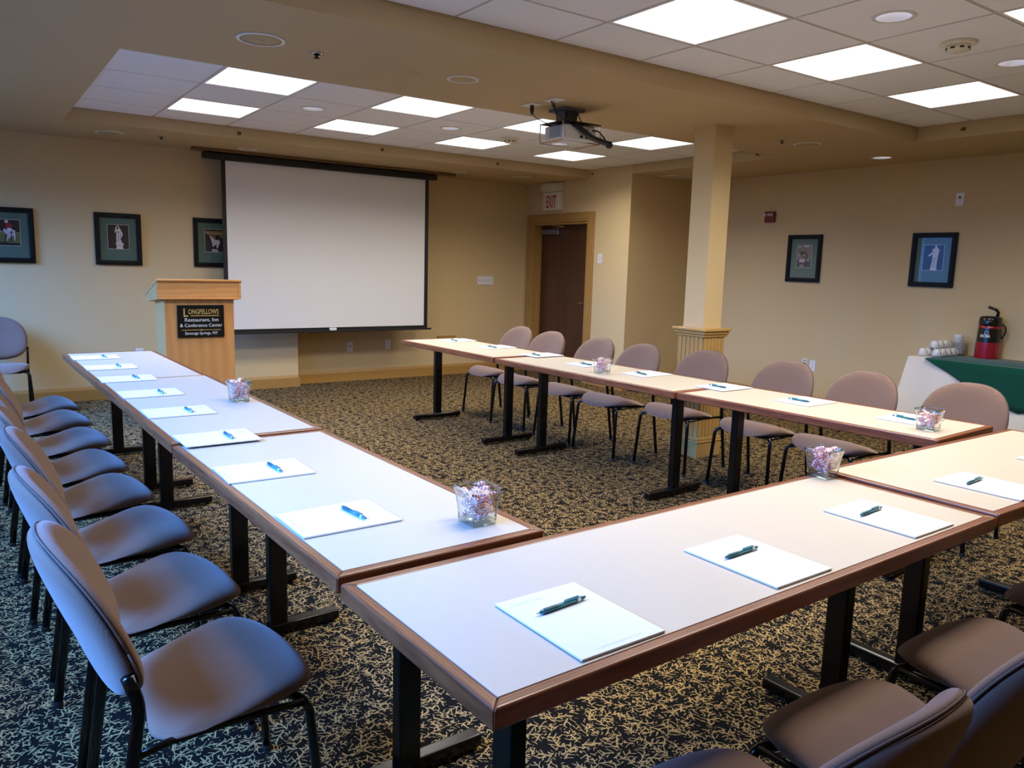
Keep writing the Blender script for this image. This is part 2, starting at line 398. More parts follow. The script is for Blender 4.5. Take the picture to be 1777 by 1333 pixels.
# left wall with window openings
m = MB(); ys = [YN]+[v for a in WINDOWS for v in a]+[YC]
m.box(WX-0.1, WX, YN, YC, 0, WZ0).box(WX-0.1, WX, YN, YC, WZ1, TOP)
for i in range(0, len(ys), 2): m.box(WX-0.1, WX, ys[i], ys[i+1], WZ0, WZ1)
struct(m.build('wall_left', 'wall_paint'), 'tan wall with a row of daylight windows', 'wall')
for i, (y0, y1) in enumerate(WINDOWS):
    e = empty('window_%d' % (i+1), (WX-0.05, (y0+y1)/2, WZ0)); hw = (y1-y0)/2; h = WZ1-WZ0
    struct(e, 'white framed daylight window, %s from the camera end' % ORD[i], 'window')
    f = MB().box(-0.04, 0.06, -hw, -hw+0.05, 0, h).box(-0.04, 0.06, hw-0.05, hw, 0, h).box(-0.04, 0.06, -hw+0.05, hw-0.05, h-0.05, h).box(-0.04, 0.06, -hw+0.05, hw-0.05, 0, 0.05)
    f.build('window_frame', 'white_plastic', e)
    MB().box(-0.02, 0.03, -0.02, 0.02, 0.05, h-0.05).build('mullion', 'white_plastic', e)
    MB().box(0.0, 0.16, -hw-0.04, hw+0.04, -0.03, 0.0).build('window_sill', 'white_plastic', e)
    for k in (-1, 1):
        a, b_ = sorted((k*0.02, k*(hw-0.05))); MB().box(-0.004, 0.002, a, b_, 0.05, h-0.05).build('pane', 'pane_glass', e)

# ceiling soffit with two trays and recess holes for the downlights
DL_S = [(2.475, 4.09), (6.94, 4.09), (2.414, 8.10), (4.892, 8.137)]
DL_T = [(2.34, 6.12, 1), (3.585, 6.12, 1), (4.80, 6.12, 1), (3.59, 2.125, 2), (4.82, 2.125, 2)]
DR = 0.080
def holed(mb, x0, x1, y0, y1, z, cx, cy, r, n=32):
    angs = sorted([2*PI*i/n for i in range(n)] + [math.atan2(yy-cy, xx-cx) % (2*PI) for xx in (x0, x1) for yy in (y0, y1)])
    inn = []; out = []
    for a in angs:
        c, s_ = math.cos(a), math.sin(a)
        t = min([(x1-cx)/c if c > 1e-9 else 1e9, (x0-cx)/c if c < -1e-9 else 1e9, (y1-cy)/s_ if s_ > 1e-9 else 1e9, (y0-cy)/s_ if s_ < -1e-9 else 1e9])
        inn.append((cx+r*c, cy+r*s_, z)); out.append((cx+t*c, cy+t*s_, z))
    k = len(angs)
    mb.add(inn+out, [(i, (i+1) % k, k+(i+1) % k, k+i) for i in range(k)])
xs = sorted(set([WX-0.1, T1[0], T1[1], T2[0], T2[1], XR+0.1] + [round(d[0]+s_*0.1, 4) for d in DL_S for s_ in (-1, 1)]))
yy = sorted(set([YN-0.1, T2[2], T2[3], T1[2], T1[3], YF+0.1] + [round(d[1]+s_*0.1, 4) for d in DL_S for s_ in (-1, 1)]))
m = MB()
def in_tray(x, y): return any(t[0] < x < t[1] and t[2] < y < t[3] for t in (T1, T2))
for i in range(len(xs)-1):
    for j in range(len(yy)-1):
        a, b_, c, d = xs[i], xs[i+1], yy[j], yy[j+1]; mx_, my_ = (a+b_)/2, (c+d)/2
        if in_tray(mx_, my_): continue
        hole = [q for q in DL_S if abs(q[0]-mx_) < 1e-3 and abs(q[1]-my_) < 1e-3 and b_-a < 0.21 and d-c < 0.21]
        if hole: holed(m, a, b_, c, d, SOF, hole[0][0], hole[0][1], DR)
        else: m.quad((a, c, SOF), (a, d, SOF), (b_, d, SOF), (b_, c, SOF))
for t, z in ((T1, TZ1), (T2, TZ2)):
    x0, x1, y0, y1 = t; z += 0.02
    m.quad((x0,y0,SOF),(x1,y0,SOF),(x1,y0,z),(x0,y0,z)); m.quad((x1,y0,SOF),(x1,y1,SOF),(x1,y1,z),(x1,y0,z))
    m.quad((x1,y1,SOF),(x0,y1,SOF),(x0,y1,z),(x1,y1,z)); m.quad((x0,y1,SOF),(x0,y0,SOF),(x0,y0,z),(x0,y1,z))
m.quad((WX-0.1, YN-0.1, TOP), (XR+0.1, YN-0.1, TOP), (XR+0.1, YF+0.1, TOP), (WX-0.1, YF+0.1, TOP))
ceil = m.build('ceiling', 'soffit_paint', fix=False)
struct(ceil, 'tan painted ceiling soffit around two recessed tiled trays', 'ceiling')

GX = [1.428, 2.04, 2.652, 3.272, 3.885, 4.492, 5.103, 5.700]
GY1 = [5.19, 5.80, 6.41, 7.0]; GY2 = [1.20, 1.81, 2.43, 3.04]
LIGHTS1 = {(c, r) for c in (1, 3, 5, 7) for r in (1, 3)}
LIGHTS2 = {(c, r) for c in (1, 3, 5, 7) for r in (1, 3)}
def tray(t, gx, gy, z, lights, dls, which):
    X = [t[0]]+gx+[t[1]]; Y = [t[2]]+gy+[t[3]]
    for i in range(len(X)-1):
        for j in range(len(Y)-1):
            x0, x1, y0, y1 = X[i], X[i+1], Y[j], Y[j+1]; cx, cy = (x0+x1)/2, (y0+y1)/2
            if (i, j) in lights:
                ceiling_light(cx, cy, x1-x0, y1-y0, z, which, i, j); continue
            g = 0.010
            tl = MB(); x0 += g-cx; x1 -= g+cx; y0 += g-cy; y1 -= g+cy
            hole = [q for q in dls if x0 < q[0]-cx < x1 and y0 < q[1]-cy < y1]
            if hole: holed(tl, x0, x1, y0, y1, 0, hole[0][0]-cx, hole[0][1]-cy, DR)
            else: tl.quad((x0,y0,0),(x0,y1,0),(x1,y1,0),(x1,y0,0))
            e = 0.018
            for p, q in (((x0,y0),(x1,y0)),((x1,y0),(x1,y1)),((x1,y1),(x0,y1)),((x0,y1),(x0,y0))):
                tl.quad((*p,0),(*q,0),(*q,e),(*p,e))
            tl.build('ceiling_tile', 'ceiling_tile', ceil, (cx, cy, z-0.001), fix=False)
    for x in gx:
        MB().box(-0.011, 0.011, t[2], t[3], 0, 0.01).build('grid_tee', 'grid_metal', ceil, (x, 0, z+0.002))
    for y in gy:
        MB().box(t[0], t[1], -0.011, 0.011, 0, 0.01).build('grid_tee', 'grid_metal', ceil, (0, y, z+0.0025))
    b_ = MB().quad((t[0],t[2],0),(t[1],t[2],0),(t[1],t[3],0),(t[0],t[3],0))
    holes = MB()
    return
COLN = {1: 'first', 3: 'second', 5: 'third', 7: 'fourth'}
def ceiling_light(cx, cy, sx, sy, z, which, i, j):
    e = empty('ceiling_light', (cx, cy, z))
    side = {(1, 3): 'far row of the far tray', (1, 1): 'near row of the far tray', (2, 3): 'far row of the near tray', (2, 1): 'near row of the near tray'}[(which, j)]
    tag(e, 'glowing square ceiling panel, %s from left in the %s' % (COLN[i], side), 'ceiling light', 'square fluorescent ceiling panels')
    hx, hy = sx/2-0.003, sy/2-0.003; w_ = 0.016
    f = MB().box(-hx, -hx+w_, -hy, hy, -0.002, 0.03).box(hx-w_, hx, -hy, hy, -0.002, 0.03).box(-hx+w_, hx-w_, -hy, -hy+w_, -0.002, 0.03).box(-hx+w_, hx-w_, hy-w_, hy, -0.002, 0.03)
    f.build('frame', 'lens_frame', e)
    MB().box(-hx+w_, hx-w_, -hy+w_, -0.0015, 0.004, 0.01).build('lens', 'lens', e)
    MB().box(-hx+w_, hx-w_, 0.0015, hy-w_, 0.004, 0.01).build('lens', 'lens', e)
    MB().box(-hx+w_, hx-w_, -0.0015, 0.0015, 0.002, 0.012).build('divider', 'lens_frame', e)
    L = bpy.data.lights.new('panel_light', 'AREA'); L.shape = 'RECTANGLE'; L.size = 2*(hx-w_); L.size_y = 2*(hy-w_)
    L.energy = PANEL_WATT; L.color = (1.0, 0.935, 0.845); L.spread = 2.55
    lo = bpy.data.objects.new('panel_light', L); COL.objects.link(lo); lo.parent = e; lo.location = (0, 0, -0.003)
tray(T1, GX, GY1, TZ1, LIGHTS1, [(d[0], d[1]) for d in DL_T if d[2] == 1], 1)
tray(T2, GX, GY2, TZ2, LIGHTS2, [(d[0], d[1]) for d in DL_T if d[2] == 2], 2)

def downlight(x, y, z, label):
    e = empty('downlight', (x, y, z)); tag(e, label, 'downlight', 'recessed round downlights')
    MB().lathe([(DR-0.002, 0.0), (DR+0.016, 0.0), (DR+0.016, -0.004), (DR-0.002, -0.006), (DR-0.002, 0.0)], 32, cap0=False, cap1=False).build('trim_ring', 'white_plastic', e, smooth=True)
    MB().lathe([(DR-0.001, -0.003), (0.072, 0.03), (0.058, 0.075), (0.045, 0.10), (0.0, 0.102)], 32, cap0=False, cap1=False).build('reflector', 'reflector', e, smooth=True, fix=False)
    MB().lathe([(0.0, 0.062), (0.02, 0.062), (0.034, 0.075), (0.036, 0.099)], 20, cap0=False, cap1=False).build('bulb', 'bulb', e, smooth=True)
for (x, y), l in zip(DL_S, ['round downlight in the beam left of the projector', 'round downlight near the right wall behind the column', 'round downlight above the left end of the screen', 'round downlight past the right end of the screen']):
    downlight(x, y, SOF, l)
for (x, y, k), l in zip(DL_T, ['round downlight in the far tray, leftmost tile', 'round downlight in the far tray, middle tile', 'round downlight in the far tray behind the projector', 'round downlight in the near tray left of the smoke detector', 'round downlight in the near tray at the right frame edge']):
    downlight(x, y, TZ1 if k == 1 else TZ2, l)

def ceiling_speaker(x, y, r, label):
    e = empty('ceiling_speaker', (x, y, SOF)); tag(e, label, 'speaker', 'round ceiling speakers')
    MB().lathe([(r-0.018, 0), (r, 0), (r, -0.004), (r-0.004, -0.007), (r-0.018, -0.006)], 40, cap0=False, cap1=False).build('rim', 'white_plastic', e, smooth=True)
    MB().lathe([(0.0, -0.005), (r*0.5, -0.005), (r-0.017, -0.004), (r-0.017, 0)], 40, cap0=False, cap1=False).build('grille', 'soffit_paint', e, smooth=True)
    MB().box(-0.018, 0.018, -0.004, 0.004, -0.0065, -0.0045).build('badge', 'grey_plastic', e)
ceiling_speaker(1.285, 4.05, 0.118, 'round white rimmed ceiling speaker nearest the upper left')
ceiling_speaker(1.162, 7.955, 0.118, 'pale round ceiling speaker above the framed pictures')
ceiling_speaker(5.705, 8.0, 0.115, 'round ceiling speaker near the exit sign')
ceiling_speaker(5.845, 4.11, 0.115, 'round ceiling speaker behind the column')

def sprinkler(x, y, label):
    e = empty('sprinkler', (x, y, SOF)); tag(e, label, 'sprinkler', 'ceiling sprinkler heads')
    MB().lathe([(0.02, 0), (0.036, 0), (0.036, -0.004), (0.02, -0.006)], 24, cap0=False, cap1=False).build('escutcheon', 'chrome', e, smooth=True)
    MB().lathe([(0.0, 0.0), (0.02, 0.0), (0.02, -0.003)], 20, cap0=False, cap1=False).build('cup', 'dark_hole', e)
    MB().lathe([(0.006, -0.002), (0.006, -0.02), (0.016, -0.022), (0.016, -0.025), (0.0, -0.026)], 14, cap0=True, cap1=False).build('head', 'black_metal', e, smooth=True)
sprinkler(1.60, 4.125, 'sprinkler head beside the upper left ceiling speaker')
sprinkler(5.545, 4.14, 'sprinkler head just right of the column top')
sprinkler(1.574, 7.873, 'sprinkler head above the framed statue picture')

def smoke(x, y, z, label):
    e = empty('smoke_detector', (x, y, z)); tag(e, label, 'smoke detector', 'ceiling smoke detectors')
    MB().lathe([(0.085, 0), (0.085, -0.012), (0.078, -0.016), (0.05, -0.018)], 32, cap0=True, cap1=True).build('base', 'ivory_plastic', e, smooth=True)
    MB().lathe([(0.058, -0.017), (0.055, -0.035), (0.045, -0.045), (0.0, -0.048)], 32, cap0=True, cap1=False).build('dome', 'ivory_plastic', e, smooth=True)
    for k in range(8):
        a = 2*PI*k/8
        MB().box(-0.010, 0.010, -0.004, 0.004, -0.004, 0.004).build('vent_slot', 'dark_hole', e, (0.0525*math.cos(a), 0.0525*math.sin(a), -0.0335), (0, 0, a+PI/2))
smoke(4.27, 6.19, TZ1, 'round smoke detector in the far ceiling tray')
smoke(4.22, 2.135, TZ2, 'round smoke detector in the near ceiling tray')

e = empty('ceiling_vent', (6.85, 6.50, SOF)); tag(e, 'white rectangular air vent on the alcove ceiling', 'vent')
MB().box(-0.17, 0.17, -0.09, -0.07, -0.012, 0).box(-0.17, 0.17, 0.07, 0.09, -0.012, 0).box(-0.17, -0.15, -0.07, 0.07, -0.012, 0).box(0.15, 0.17, -0.07, 0.07, -0.012, 0).build('frame', 'ivory_plastic', e)
for k in range(7):
    y = -0.06+0.02*k; MB().hexa([(-0.15, y-0.009, -0.010), (0.15, y-0.009, -0.010), (0.15, y-0.006, -0.010), (-0.15, y-0.006, -0.010)], [(-0.15, y+0.003, -0.001), (0.15, y+0.003, -0.001), (0.15, y+0.006, -0.001), (-0.15, y+0.006, -0.001)]).build('slat', 'ivory_plastic', e)
tag(MB().lathe([(0.0, -0.004), (0.04, -0.004), (0.044, 0)], 24, cap0=False, cap1=False).build('ceiling_cover', 'soffit_paint', None, (2.19, 4.161, SOF), smooth=True), 'flat round painted cover plate on the ceiling beam', 'cover plate')

def hook(x, y, z, rz, label):
    e = empty('brass_hook', (x, y, z), rz); tag(e, label, 'hook', 'small brass tray hooks')
    MB().box(-0.014, 0.014, -0.006, 0, -0.014, 0.014).build('plate', 'brass', e)
    MB().tube([(-0.01, -0.006, 0.008), (-0.01, -0.02, 0.0), (-0.01, -0.02, -0.012)], 0.004, 6).build('prong', 'brass', e)
    MB().tube([(0.01, -0.006, 0.008), (0.01, -0.02, 0.0), (0.01, -0.02, -0.012)], 0.004, 6).build('prong', 'brass', e)
hook(2.154, T1[3], 2.552, 0, 'small brass hook over the screen, leftmost of the tray edge')
hook(3.577, T1[3], 2.556, 0, 'small brass hook over the screen, middle of the tray edge')
hook(4.986, T1[3], 2.552, 0, 'small brass hook beyond the screen end on the tray edge')
hook(T1[1], 7.40, 2.556, -PI/2, 'small brass hook in the far tray corner above the exit sign')
hook(T1[1], 4.99, 2.556, -PI/2, 'small brass hook on the tray edge right of the column')
hook(T2[1], 3.10, 2.562, -PI/2, 'small brass hook in the near tray at upper right')

# baseboards (body + moulded cap)
def baseboard(name, runs, label):
    body = MB(); cap = MB()
    for (x0, x1, y0, y1, face) in runs:      # rectangle of the board footprint
        body.box(x0, x1, y0, y1, 0, 0.105)
        if face == 'y': cap.hexa([(x0,y0,0.105),(x1,y0,0.105),(x1,y1,0.105),(x0,y1,0.105)], [(x0,y1-0.006,0.135),(x1,y1-0.006,0.135),(x1,y1,0.135),(x0,y1,0.135)])
        elif face == 'x': cap.hexa([(x0,y0,0.105),(x1,y0,0.105),(x1,y1,0.105),(x0,y1,0.105)], [(x1-0.006,y0,0.135),(x1,y0,0.135),(x1,y1,0.135),(x1-0.006,y1,0.135)])
    o = body.build(name, 'trim_paint'); struct(o, label, 'baseboard')
    cap.build('cap_moulding', 'trim_paint', o)
bt = 0.018
baseboard('baseboard_back', [(XC, XD, YF-bt, YF, 'y'), (WX, XC, YC-bt, YC, 'y'), (XC, XC+bt, YC-bt, YF-bt, 'n')], 'ochre wooden baseboard under the projection screen')
baseboard('baseboard_right', [(XR-bt, XR, YN, YA, 'x')], 'ochre wooden baseboard along the right wall')
baseboard('baseboard_doorway', [(XD-bt, XD, YA-bt, DY0-0.13, 'x'), (XD, XR-bt, YA-bt, YA, 'y')], 'ochre wooden baseboard around the alcove corner')

# door
d = empty('door_1', (XD, (DY0+DY1)/2, 0)); struct(d, 'dark brown wooden exit door in an ochre frame', 'door')
hw = (DY1-DY0)/2
MB().box(0.115, 0.155, -hw+0.03, hw-0.03, 0.01, DZ-0.03).build('door_leaf', 'door_wood', d, bevel=0.002)
for k in (-1, 1):
    a, b_ = sorted((k*hw, k*(hw+0.12)))
    MB().box(-0.022, 0, a, b_, 0, DZ+0.11).build('casing', 'trim_paint', d, bevel=0.006)
    a, b_ = sorted((k*(hw+0.03), k*(hw+0.10))); MB().box(-0.032, -0.022, a, b_, 0, DZ+0.085).build('casing_bead', 'trim_paint', d, bevel=0.004)
    a, b_ = sorted((k*(hw-0.03), k*hw)); MB().box(0, 0.15, a, b_, 0, DZ).build('jamb', 'trim_paint', d)
    a, b_ = sorted((k*(hw-0.045), k*(hw-0.03))); MB().box(0.07, 0.115, a, b_, 0, DZ-0.03).build('door_stop', 'trim_paint', d)
MB().box(-0.022, 0, -hw, hw, DZ, DZ+0.11).build('casing', 'trim_paint', d, bevel=0.006)
MB().box(-0.032, -0.022, -hw-0.03, hw+0.03, DZ+0.03, DZ+0.085).build('casing_bead', 'trim_paint', d, bevel=0.004)
MB().box(0, 0.15, -hw+0.03, hw-0.03, DZ-0.03, DZ).build('jamb', 'trim_paint', d)
cl = MB().box(0.06, 0.115, 0.10, 0.46, 1.855, 1.915).build('door_closer', 'steel_blue_grey', d, bevel=0.006)
MB().tube([(0.085, 0.28, 1.925), (0.03, -0.05, 1.945), (0.0, 0.15, 1.965)], 0.007, 8).build('closer_arm', 'chrome', cl)
MB().box(0.058, 0.117, 0.095, 0.115, 1.85, 1.92).build('end_cap', 'chrome', cl)
lv = MB().lathe([(0.026, 0), (0.026, 0.012), (0.012, 0.016), (0.012, 0.04)], 18).build('lever_handle', 'chrome', d, (0.115, -0.46, 0.99), (0, -PI/2, 0), smooth=True)
MB().tube([(0, 0, 0.04), (0, 0.05, 0.045), (0, 0.12, 0.042)], 0.008, 8).build('lever', 'chrome', lv)

# exit sign
s = empty('exit_sign', (XD, 8.125, 2.15)); tag(s, 'cream exit sign with red letters above the brown door', 'sign')
MB().box(-0.06, 0, -0.175, 0.175, 0, 0.225).build('sign_box', 'exit_housing', s, bevel=0.005)
lh = MB().box(-0.075, 0, -0.17, 0.17, 0.232, 0.345).build('lamp_housing', 'exit_housing', s, bevel=0.008)
for (yy_, rot) in ((-0.085, (0, -PI/2, 0)), (0.16, (0, -PI/2, -0.9))):
    h_ = MB().lathe([(0.034, 0), (0.042, 0.02), (0.040, 0.03)], 24).build('lamp_head', 'exit_housing', s, (-0.07, yy_, 0.292), rot, smooth=True)
    MB().lathe([(0.034, 0.0305), (0.02, 0.034), (0.0, 0.036)], 24, cap0=False, cap1=False).build('lamp_lens', 'lamp_glass', h_, smooth=True)
link_mesh('exit_lettering', text_mesh('EXIT', 0.155, 'exit_red', width=0.20, bold=0.018), s, (-0.0608, 0.0, 0.035), (PI/2, 0, -PI/2))

# column with beadboard wainscot
c = empty('column', (4.70, 4.11, 0)); tag(c, 'square cream column with ochre beadboard base', 'column')
MB().box(-0.095, 0.105, -0.09, 0.11, 0.94, SOF).build('shaft', 'wall_paint', c)
WX0, WX1, WY0, WY1 = -0.125, 0.125, -0.13, 0.14
core = MB().box(WX0+0.008, WX1-0.008, WY0+0.008, WY1-0.008, 0, 0.95).build('wainscot_core', 'wainscot_paint', c)
def planks(axis, fixed, a0, a1, out):
    n = 6; wd = (a1-a0)/n
    for k in range(n):
        p, q = a0+k*wd+0.002, a0+(k+1)*wd-0.002
        mb = MB(); lo, hi = sorted((fixed, fixed-out*0.008))
        if axis == 'x': mb.box(p, q, lo, hi, 0.14, 0.945)
        else: mb.box(lo, hi, p, q, 0.14, 0.945)
        mb.build('plank', 'wainscot_paint', c, bevel=0.0025, seg=1)
planks('x', WY0, WX0+0.01, WX1-0.01, -1); planks('x', WY1, WX0+0.01, WX1-0.01, 1)
planks('y', WX0, WY0+0.01, WY1-0.01, -1); planks('y', WX1, WY0+0.01, WY1-0.01, 1)
def ring(ex, z0, z1, name, bev=0.003):
    MB().box(WX0-ex, WX1+ex, WY0-ex, WY1+ex, z0, z1).build(name, 'wainscot_paint', c, bevel=bev)
ring(0.010, 0.0, 0.115, 'plinth'); ring(0.016, 0.115, 0.13, 'base_moulding', 0.005); ring(0.007, 0.13, 0.155, 'base_moulding', 0.006)
ring(0.010, 0.935, 0.955, 'cap_moulding', 0.006); ring(0.020, 0.955, 0.98, 'cap_moulding', 0.008); ring(0.032, 0.98, 1.0, 'cap_moulding', 0.005)

# ------------------------------------------------------------------ projection screen
s = empty('projection_screen', (3.40, 8.33, 0.64)); tag(s, 'large white pull-down projection screen with black border', 'screen')
z = lambda v: v-0.64
MB().box(-1.36, 1.29, -0.045, 0.045, z(2.405), z(2.468)).build('casing', 'screen_black', s, bevel=0.01)
MB().box(-1.185, 1.197, -0.001, 0.001, z(0.655), z(2.41)).build('screen_border', 'screen_black', s)
MB().box(-1.142, 1.148, -0.0025, -0.0012, z(0.69), z(2.40)).build('screen_surface', 'screen_white', s)
MB().box(-1.20, 1.25, -0.012, 0.012, z(0.637), z(0.657)).build('bottom_bar', 'screen_black', s, bevel=0.004)
MB().box(-0.05, 0.03, -0.02, 0.0, z(0.655), z(0.685)).build('pull_handle', 'white_plastic', s, bevel=0.004)
for x in (-1.3, 1.24): MB().box(x-0.02, x+0.02, -0.03, 0.03, z(2.468), z(2.474)).build('bracket', 'black_metal', s)
tag(MB().box(-1.46, 1.54, -0.055, 0.055, 0, 0.03).build('ceiling_batten', 'batten_wood', None, (3.40, 8.33, 2.474), bevel=0.004), 'brown wooden batten on the ceiling above the screen', 'batten')

# ------------------------------------------------------------------ lectern
l = empty('lectern', (1.655, 7.0, 0)); tag(l, 'honey maple wooden lectern with a black and gold plaque', 'lectern')
MB().box(-0.283, 0.283, 0, 0.018, 0, 1.075).build('front_panel', 'maple_front', l, bevel=0.002)
for k in (-1, 1):
    a, b_ = sorted((k*0.283, k*0.263)); MB().box(a, b_, 0.018, 0.38, 0, 1.06).build('side_panel', 'maple_side', l, bevel=0.002)
MB().box(-0.263, 0.263, 0.018, 0.37, 0.55, 0.57).build('shelf', 'maple_hood', l)
MB().box(-0.263, 0.263, 0.018, 0.37, 0.02, 0.06).build('shelf', 'maple_hood', l)
MB().box(-0.34, 0.34, -0.03, -0.012, 1.075, 1.225).build('hood_front', 'maple_hood', l, bevel=0.002)
for k in (-1, 1):
    a, b_ = sorted((k*0.34, k*0.322))
    MB().prism([(-0.012, 1.075), (0.43, 1.035), (0.45, 1.09), (-0.012, 1.222)], a, b_, 'x').build('hood_side', 'maple_side', l)
MB().prism([(-0.012, 1.073), (0.43, 1.034), (0.43, 1.046), (-0.012, 1.085)], -0.322, 0.322, 'x').build('hood_floor', 'maple_hood', l)
MB().prism([(-0.045, 1.225), (-0.045, 1.245), (0.47, 1.107), (0.47, 1.087)], -0.345, 0.345, 'x').build('reading_top', 'maple_hood', l, bevel=0.004)
MB().box(-0.338, 0.338, -0.036, -0.03, 1.075, 1.088).build('hood_trim', 'maple_hood', l, bevel=0.002)
MB().box(0.318, 0.338, -0.035, -0.03, 1.088, 1.222).build('hood_trim', 'maple_hood', l, bevel=0.002)
pq = MB().box(-0.191, 0.191, -0.012, 0, -0.138, 0.138).build('plaque', 'sign_black', l, (0.005, 0, 0.888), bevel=0.002)
R9 = (PI/2, 0, 0); yo = -0.0128
link_mesh('gold_lettering', text_mesh('ONGFELLOWS', 0.042, 'sign_gold', width=0.248, bold=0.008, align='LEFT'), pq, (-0.104, yo, 0.062), R9)
link_mesh('gold_lettering', text_mesh('L', 0.072, 'sign_gold', width=0.036, bold=0.012, align='LEFT'), pq, (-0.146, yo, 0.040), R9)
MB().box(-0.085, 0.148, yo-0.0004, yo+0.0008, 0.044, 0.050).build('gold_rule', 'sign_gold', pq)
link_mesh('white_lettering', text_mesh('Restaurant, Inn', 0.031, 'sign_white', width=0.275, bold=0.004), pq, (0.004, yo, -0.002), R9)
link_mesh('white_lettering', text_mesh('& Conference Center', 0.029, 'sign_white', width=0.345, bold=0.004), pq, (0, yo, -0.048), R9)
MB().box(-0.16, 0.16, yo-0.0004, yo+0.0008, -0.0765, -0.0725).build('gold_rule', 'sign_gold', pq)
MB().lathe([(0.007, 0), (0.007, 0.001)], 12).build('gold_dot', 'sign_gold', pq, (0, yo, -0.0745), R9)
link_mesh('white_lettering', text_mesh('Saratoga Springs, NY', 0.025, 'sign_white', width=0.27, bold=0.004), pq, (0, yo, -0.113), R9)

# ------------------------------------------------------------------ framed pictures
def flat_col(name, rgb):
    if name not in MATS: pmat(name, rgb, 0.7)
    return name
def ell(cx, cy, rx, ry, n=12): return [(cx+rx*math.cos(2*PI*i/n), cy+ry*math.sin(2*PI*i/n)) for i in range(n)]
def picture(loc, rz, label, shapes, bg, pw=0.185, ph=0.231, mat='mat_green'):
    e = empty('framed_picture', loc, rz); tag(e, label, 'picture', 'black framed pictures')
    W_, H_ = 0.207, 0.25; b = 0.045
    for (x0, x1, z0, z1, tb) in ((-W_, W_, H_-b, H_, 0), (-W_, W_, -H_, -H_+b, 0), (-W_, -W_+b, -H_+b, H_-b, 1), (W_-b, W_, -H_+b, H_-b, 1)):
        fr = MB().box(x0, x1, -0.024, 0, z0, z1).build('frame_rail', 'frame_black', e, bevel=0.003)
        g = 0.012
        MB().box(x0+(g if tb else 0.02), x1-(g if tb else 0.02), -0.030, -0.024, z0+(0 if tb else g), z1-(0 if tb else g)).build('rail_bead', 'frame_black', fr, bevel=0.003)
    MB().box(-W_+b, W_-b, -0.006, -0.001, -H_+b, H_-b).build('mat_board', mat, e)
    zc = 0.022
    MB().box(-pw/2-0.004, pw/2+0.004, -0.007, -0.006, zc-ph/2-0.004, zc+ph/2+0.004).build('mat_bevel', 'mat_white', e)
    mats = [flat_col('print_%d_%d_%d' % bg, bg)]; mb = MB().box(-pw/2, pw/2, -0.0078, -0.007, zc-ph/2, zc+ph/2)
    for k, (poly, rgb) in enumerate(shapes):
        nm = flat_col('print_%d_%d_%d' % rgb, rgb)
        if nm not in mats: mats.append(nm)
        yk = -0.0079-0.00005*k
        mb.add([((p[0]-0.5)*pw, yk, zc+(p[1]-0.5)*ph) for p in poly], [tuple(range(len(poly)))], mats.index(nm))
    mb.build('print', mats, e, fix=False)
    MB().box(-W_+b-0.003, W_-b+0.003, -0.0135, -0.012, -H_+b-0.003, H_-b+0.003).build('glazing', 'picture_glass', e)
WHT, GRY = (232, 230, 226), (176, 174, 170)
statue = [([(.38,0),(.72,0),(.70,.10),(.40,.10)], WHT), ([(.42,.10),(.68,.10),(.76,.2),(.66,.28),(.60,.42),(.70,.55),(.72,.62),(.64,.78),(.58,.86),(.54,.95),(.45,.97),(.38,.88),(.34,.72),(.36,.66),(.42,.70),(.40,.5),(.40,.3),(.36,.2)], WHT),
          (ell(.48,.87,.05,.06), (60,56,52)), ([(.46,.3),(.52,.32),(.54,.6),(.49,.58)], GRY), ([(.60,.44),(.66,.56),(.62,.66),(.58,.56)], GRY), ([(.40,.74),(.58,.70),(.56,.67),(.42,.70)], (90,86,82)), ([(.42,.12),(.66,.12),(.66,.14),(.42,.14)], GRY)]
rider = [([(0,0),(1,0),(1,.48),(0,.52)], (104,112,56)), ([(0,0),(1,0),(1,.09),(0,.13)], (18,18,22)), ([(0,.5),(1,.46),(1,.52),(0,.56)], (150,126,84)), ([(.42,.26),(.62,.30),(.78,.44),(.82,.58),(.66,.64),(.46,.60),(.34,.66),(.30,.56),(.40,.44)], (206,202,206)),
         ([(.40,.18),(.46,.18),(.54,.42),(.46,.44)], (196,190,196)), ([(.60,.16),(.66,.16),(.66,.40),(.60,.40)], (44,34,36)), ([(.32,.12),(.38,.12),(.46,.42),(.40,.46)], (38,30,34)), ([(.74,.20),(.79,.20),(.82,.46),(.74,.46)], (206,202,206)),
         ([(.46,.58),(.64,.58),(.66,.72),(.50,.74)], (230,228,230)), ([(.40,.70),(.68,.66),(.70,.80),(.56,.90),(.44,.86)], (164,30,50)), (ell(.46,.93,.075,.055), (236,234,232)), ([(.62,.42),(.70,.50),(.66,.58),(.60,.52)], (40,32,34)), (ell(.16,.56,.05,.03), (226,224,222)), (ell(.06,.56,.04,.025), (226,224,222))]
bird = [([(0,.62),(1,.62),(1,.94),(0,.94)], (146,104,60)), ([(0,.82),(1,.80),(1,.84),(0,.86)], (190,176,150)), ([(0,.94),(1,.94),(1,1),(0,1)], (30,24,20)), ([(0,0),(1,0),(1,.58),(0,.60)], (52,48,54)), ([(0,.86),(.3,.66),(.38,.3),(.2,.5),(.02,.62)], (40,30,26)),
        ([(.26,.72),(.42,.64),(.62,.52),(.74,.56),(.82,.44),(.74,.28),(.68,.16),(.62,.18),(.62,.34),(.50,.28),(.42,.20),(.38,.36)], (226,220,224)), ([(.56,.72),(.78,.76),(.84,.62),(.66,.54)], (36,28,26)), ([(.34,0),(.72,0),(.66,.12),(.38,.14)], (196,188,184))]
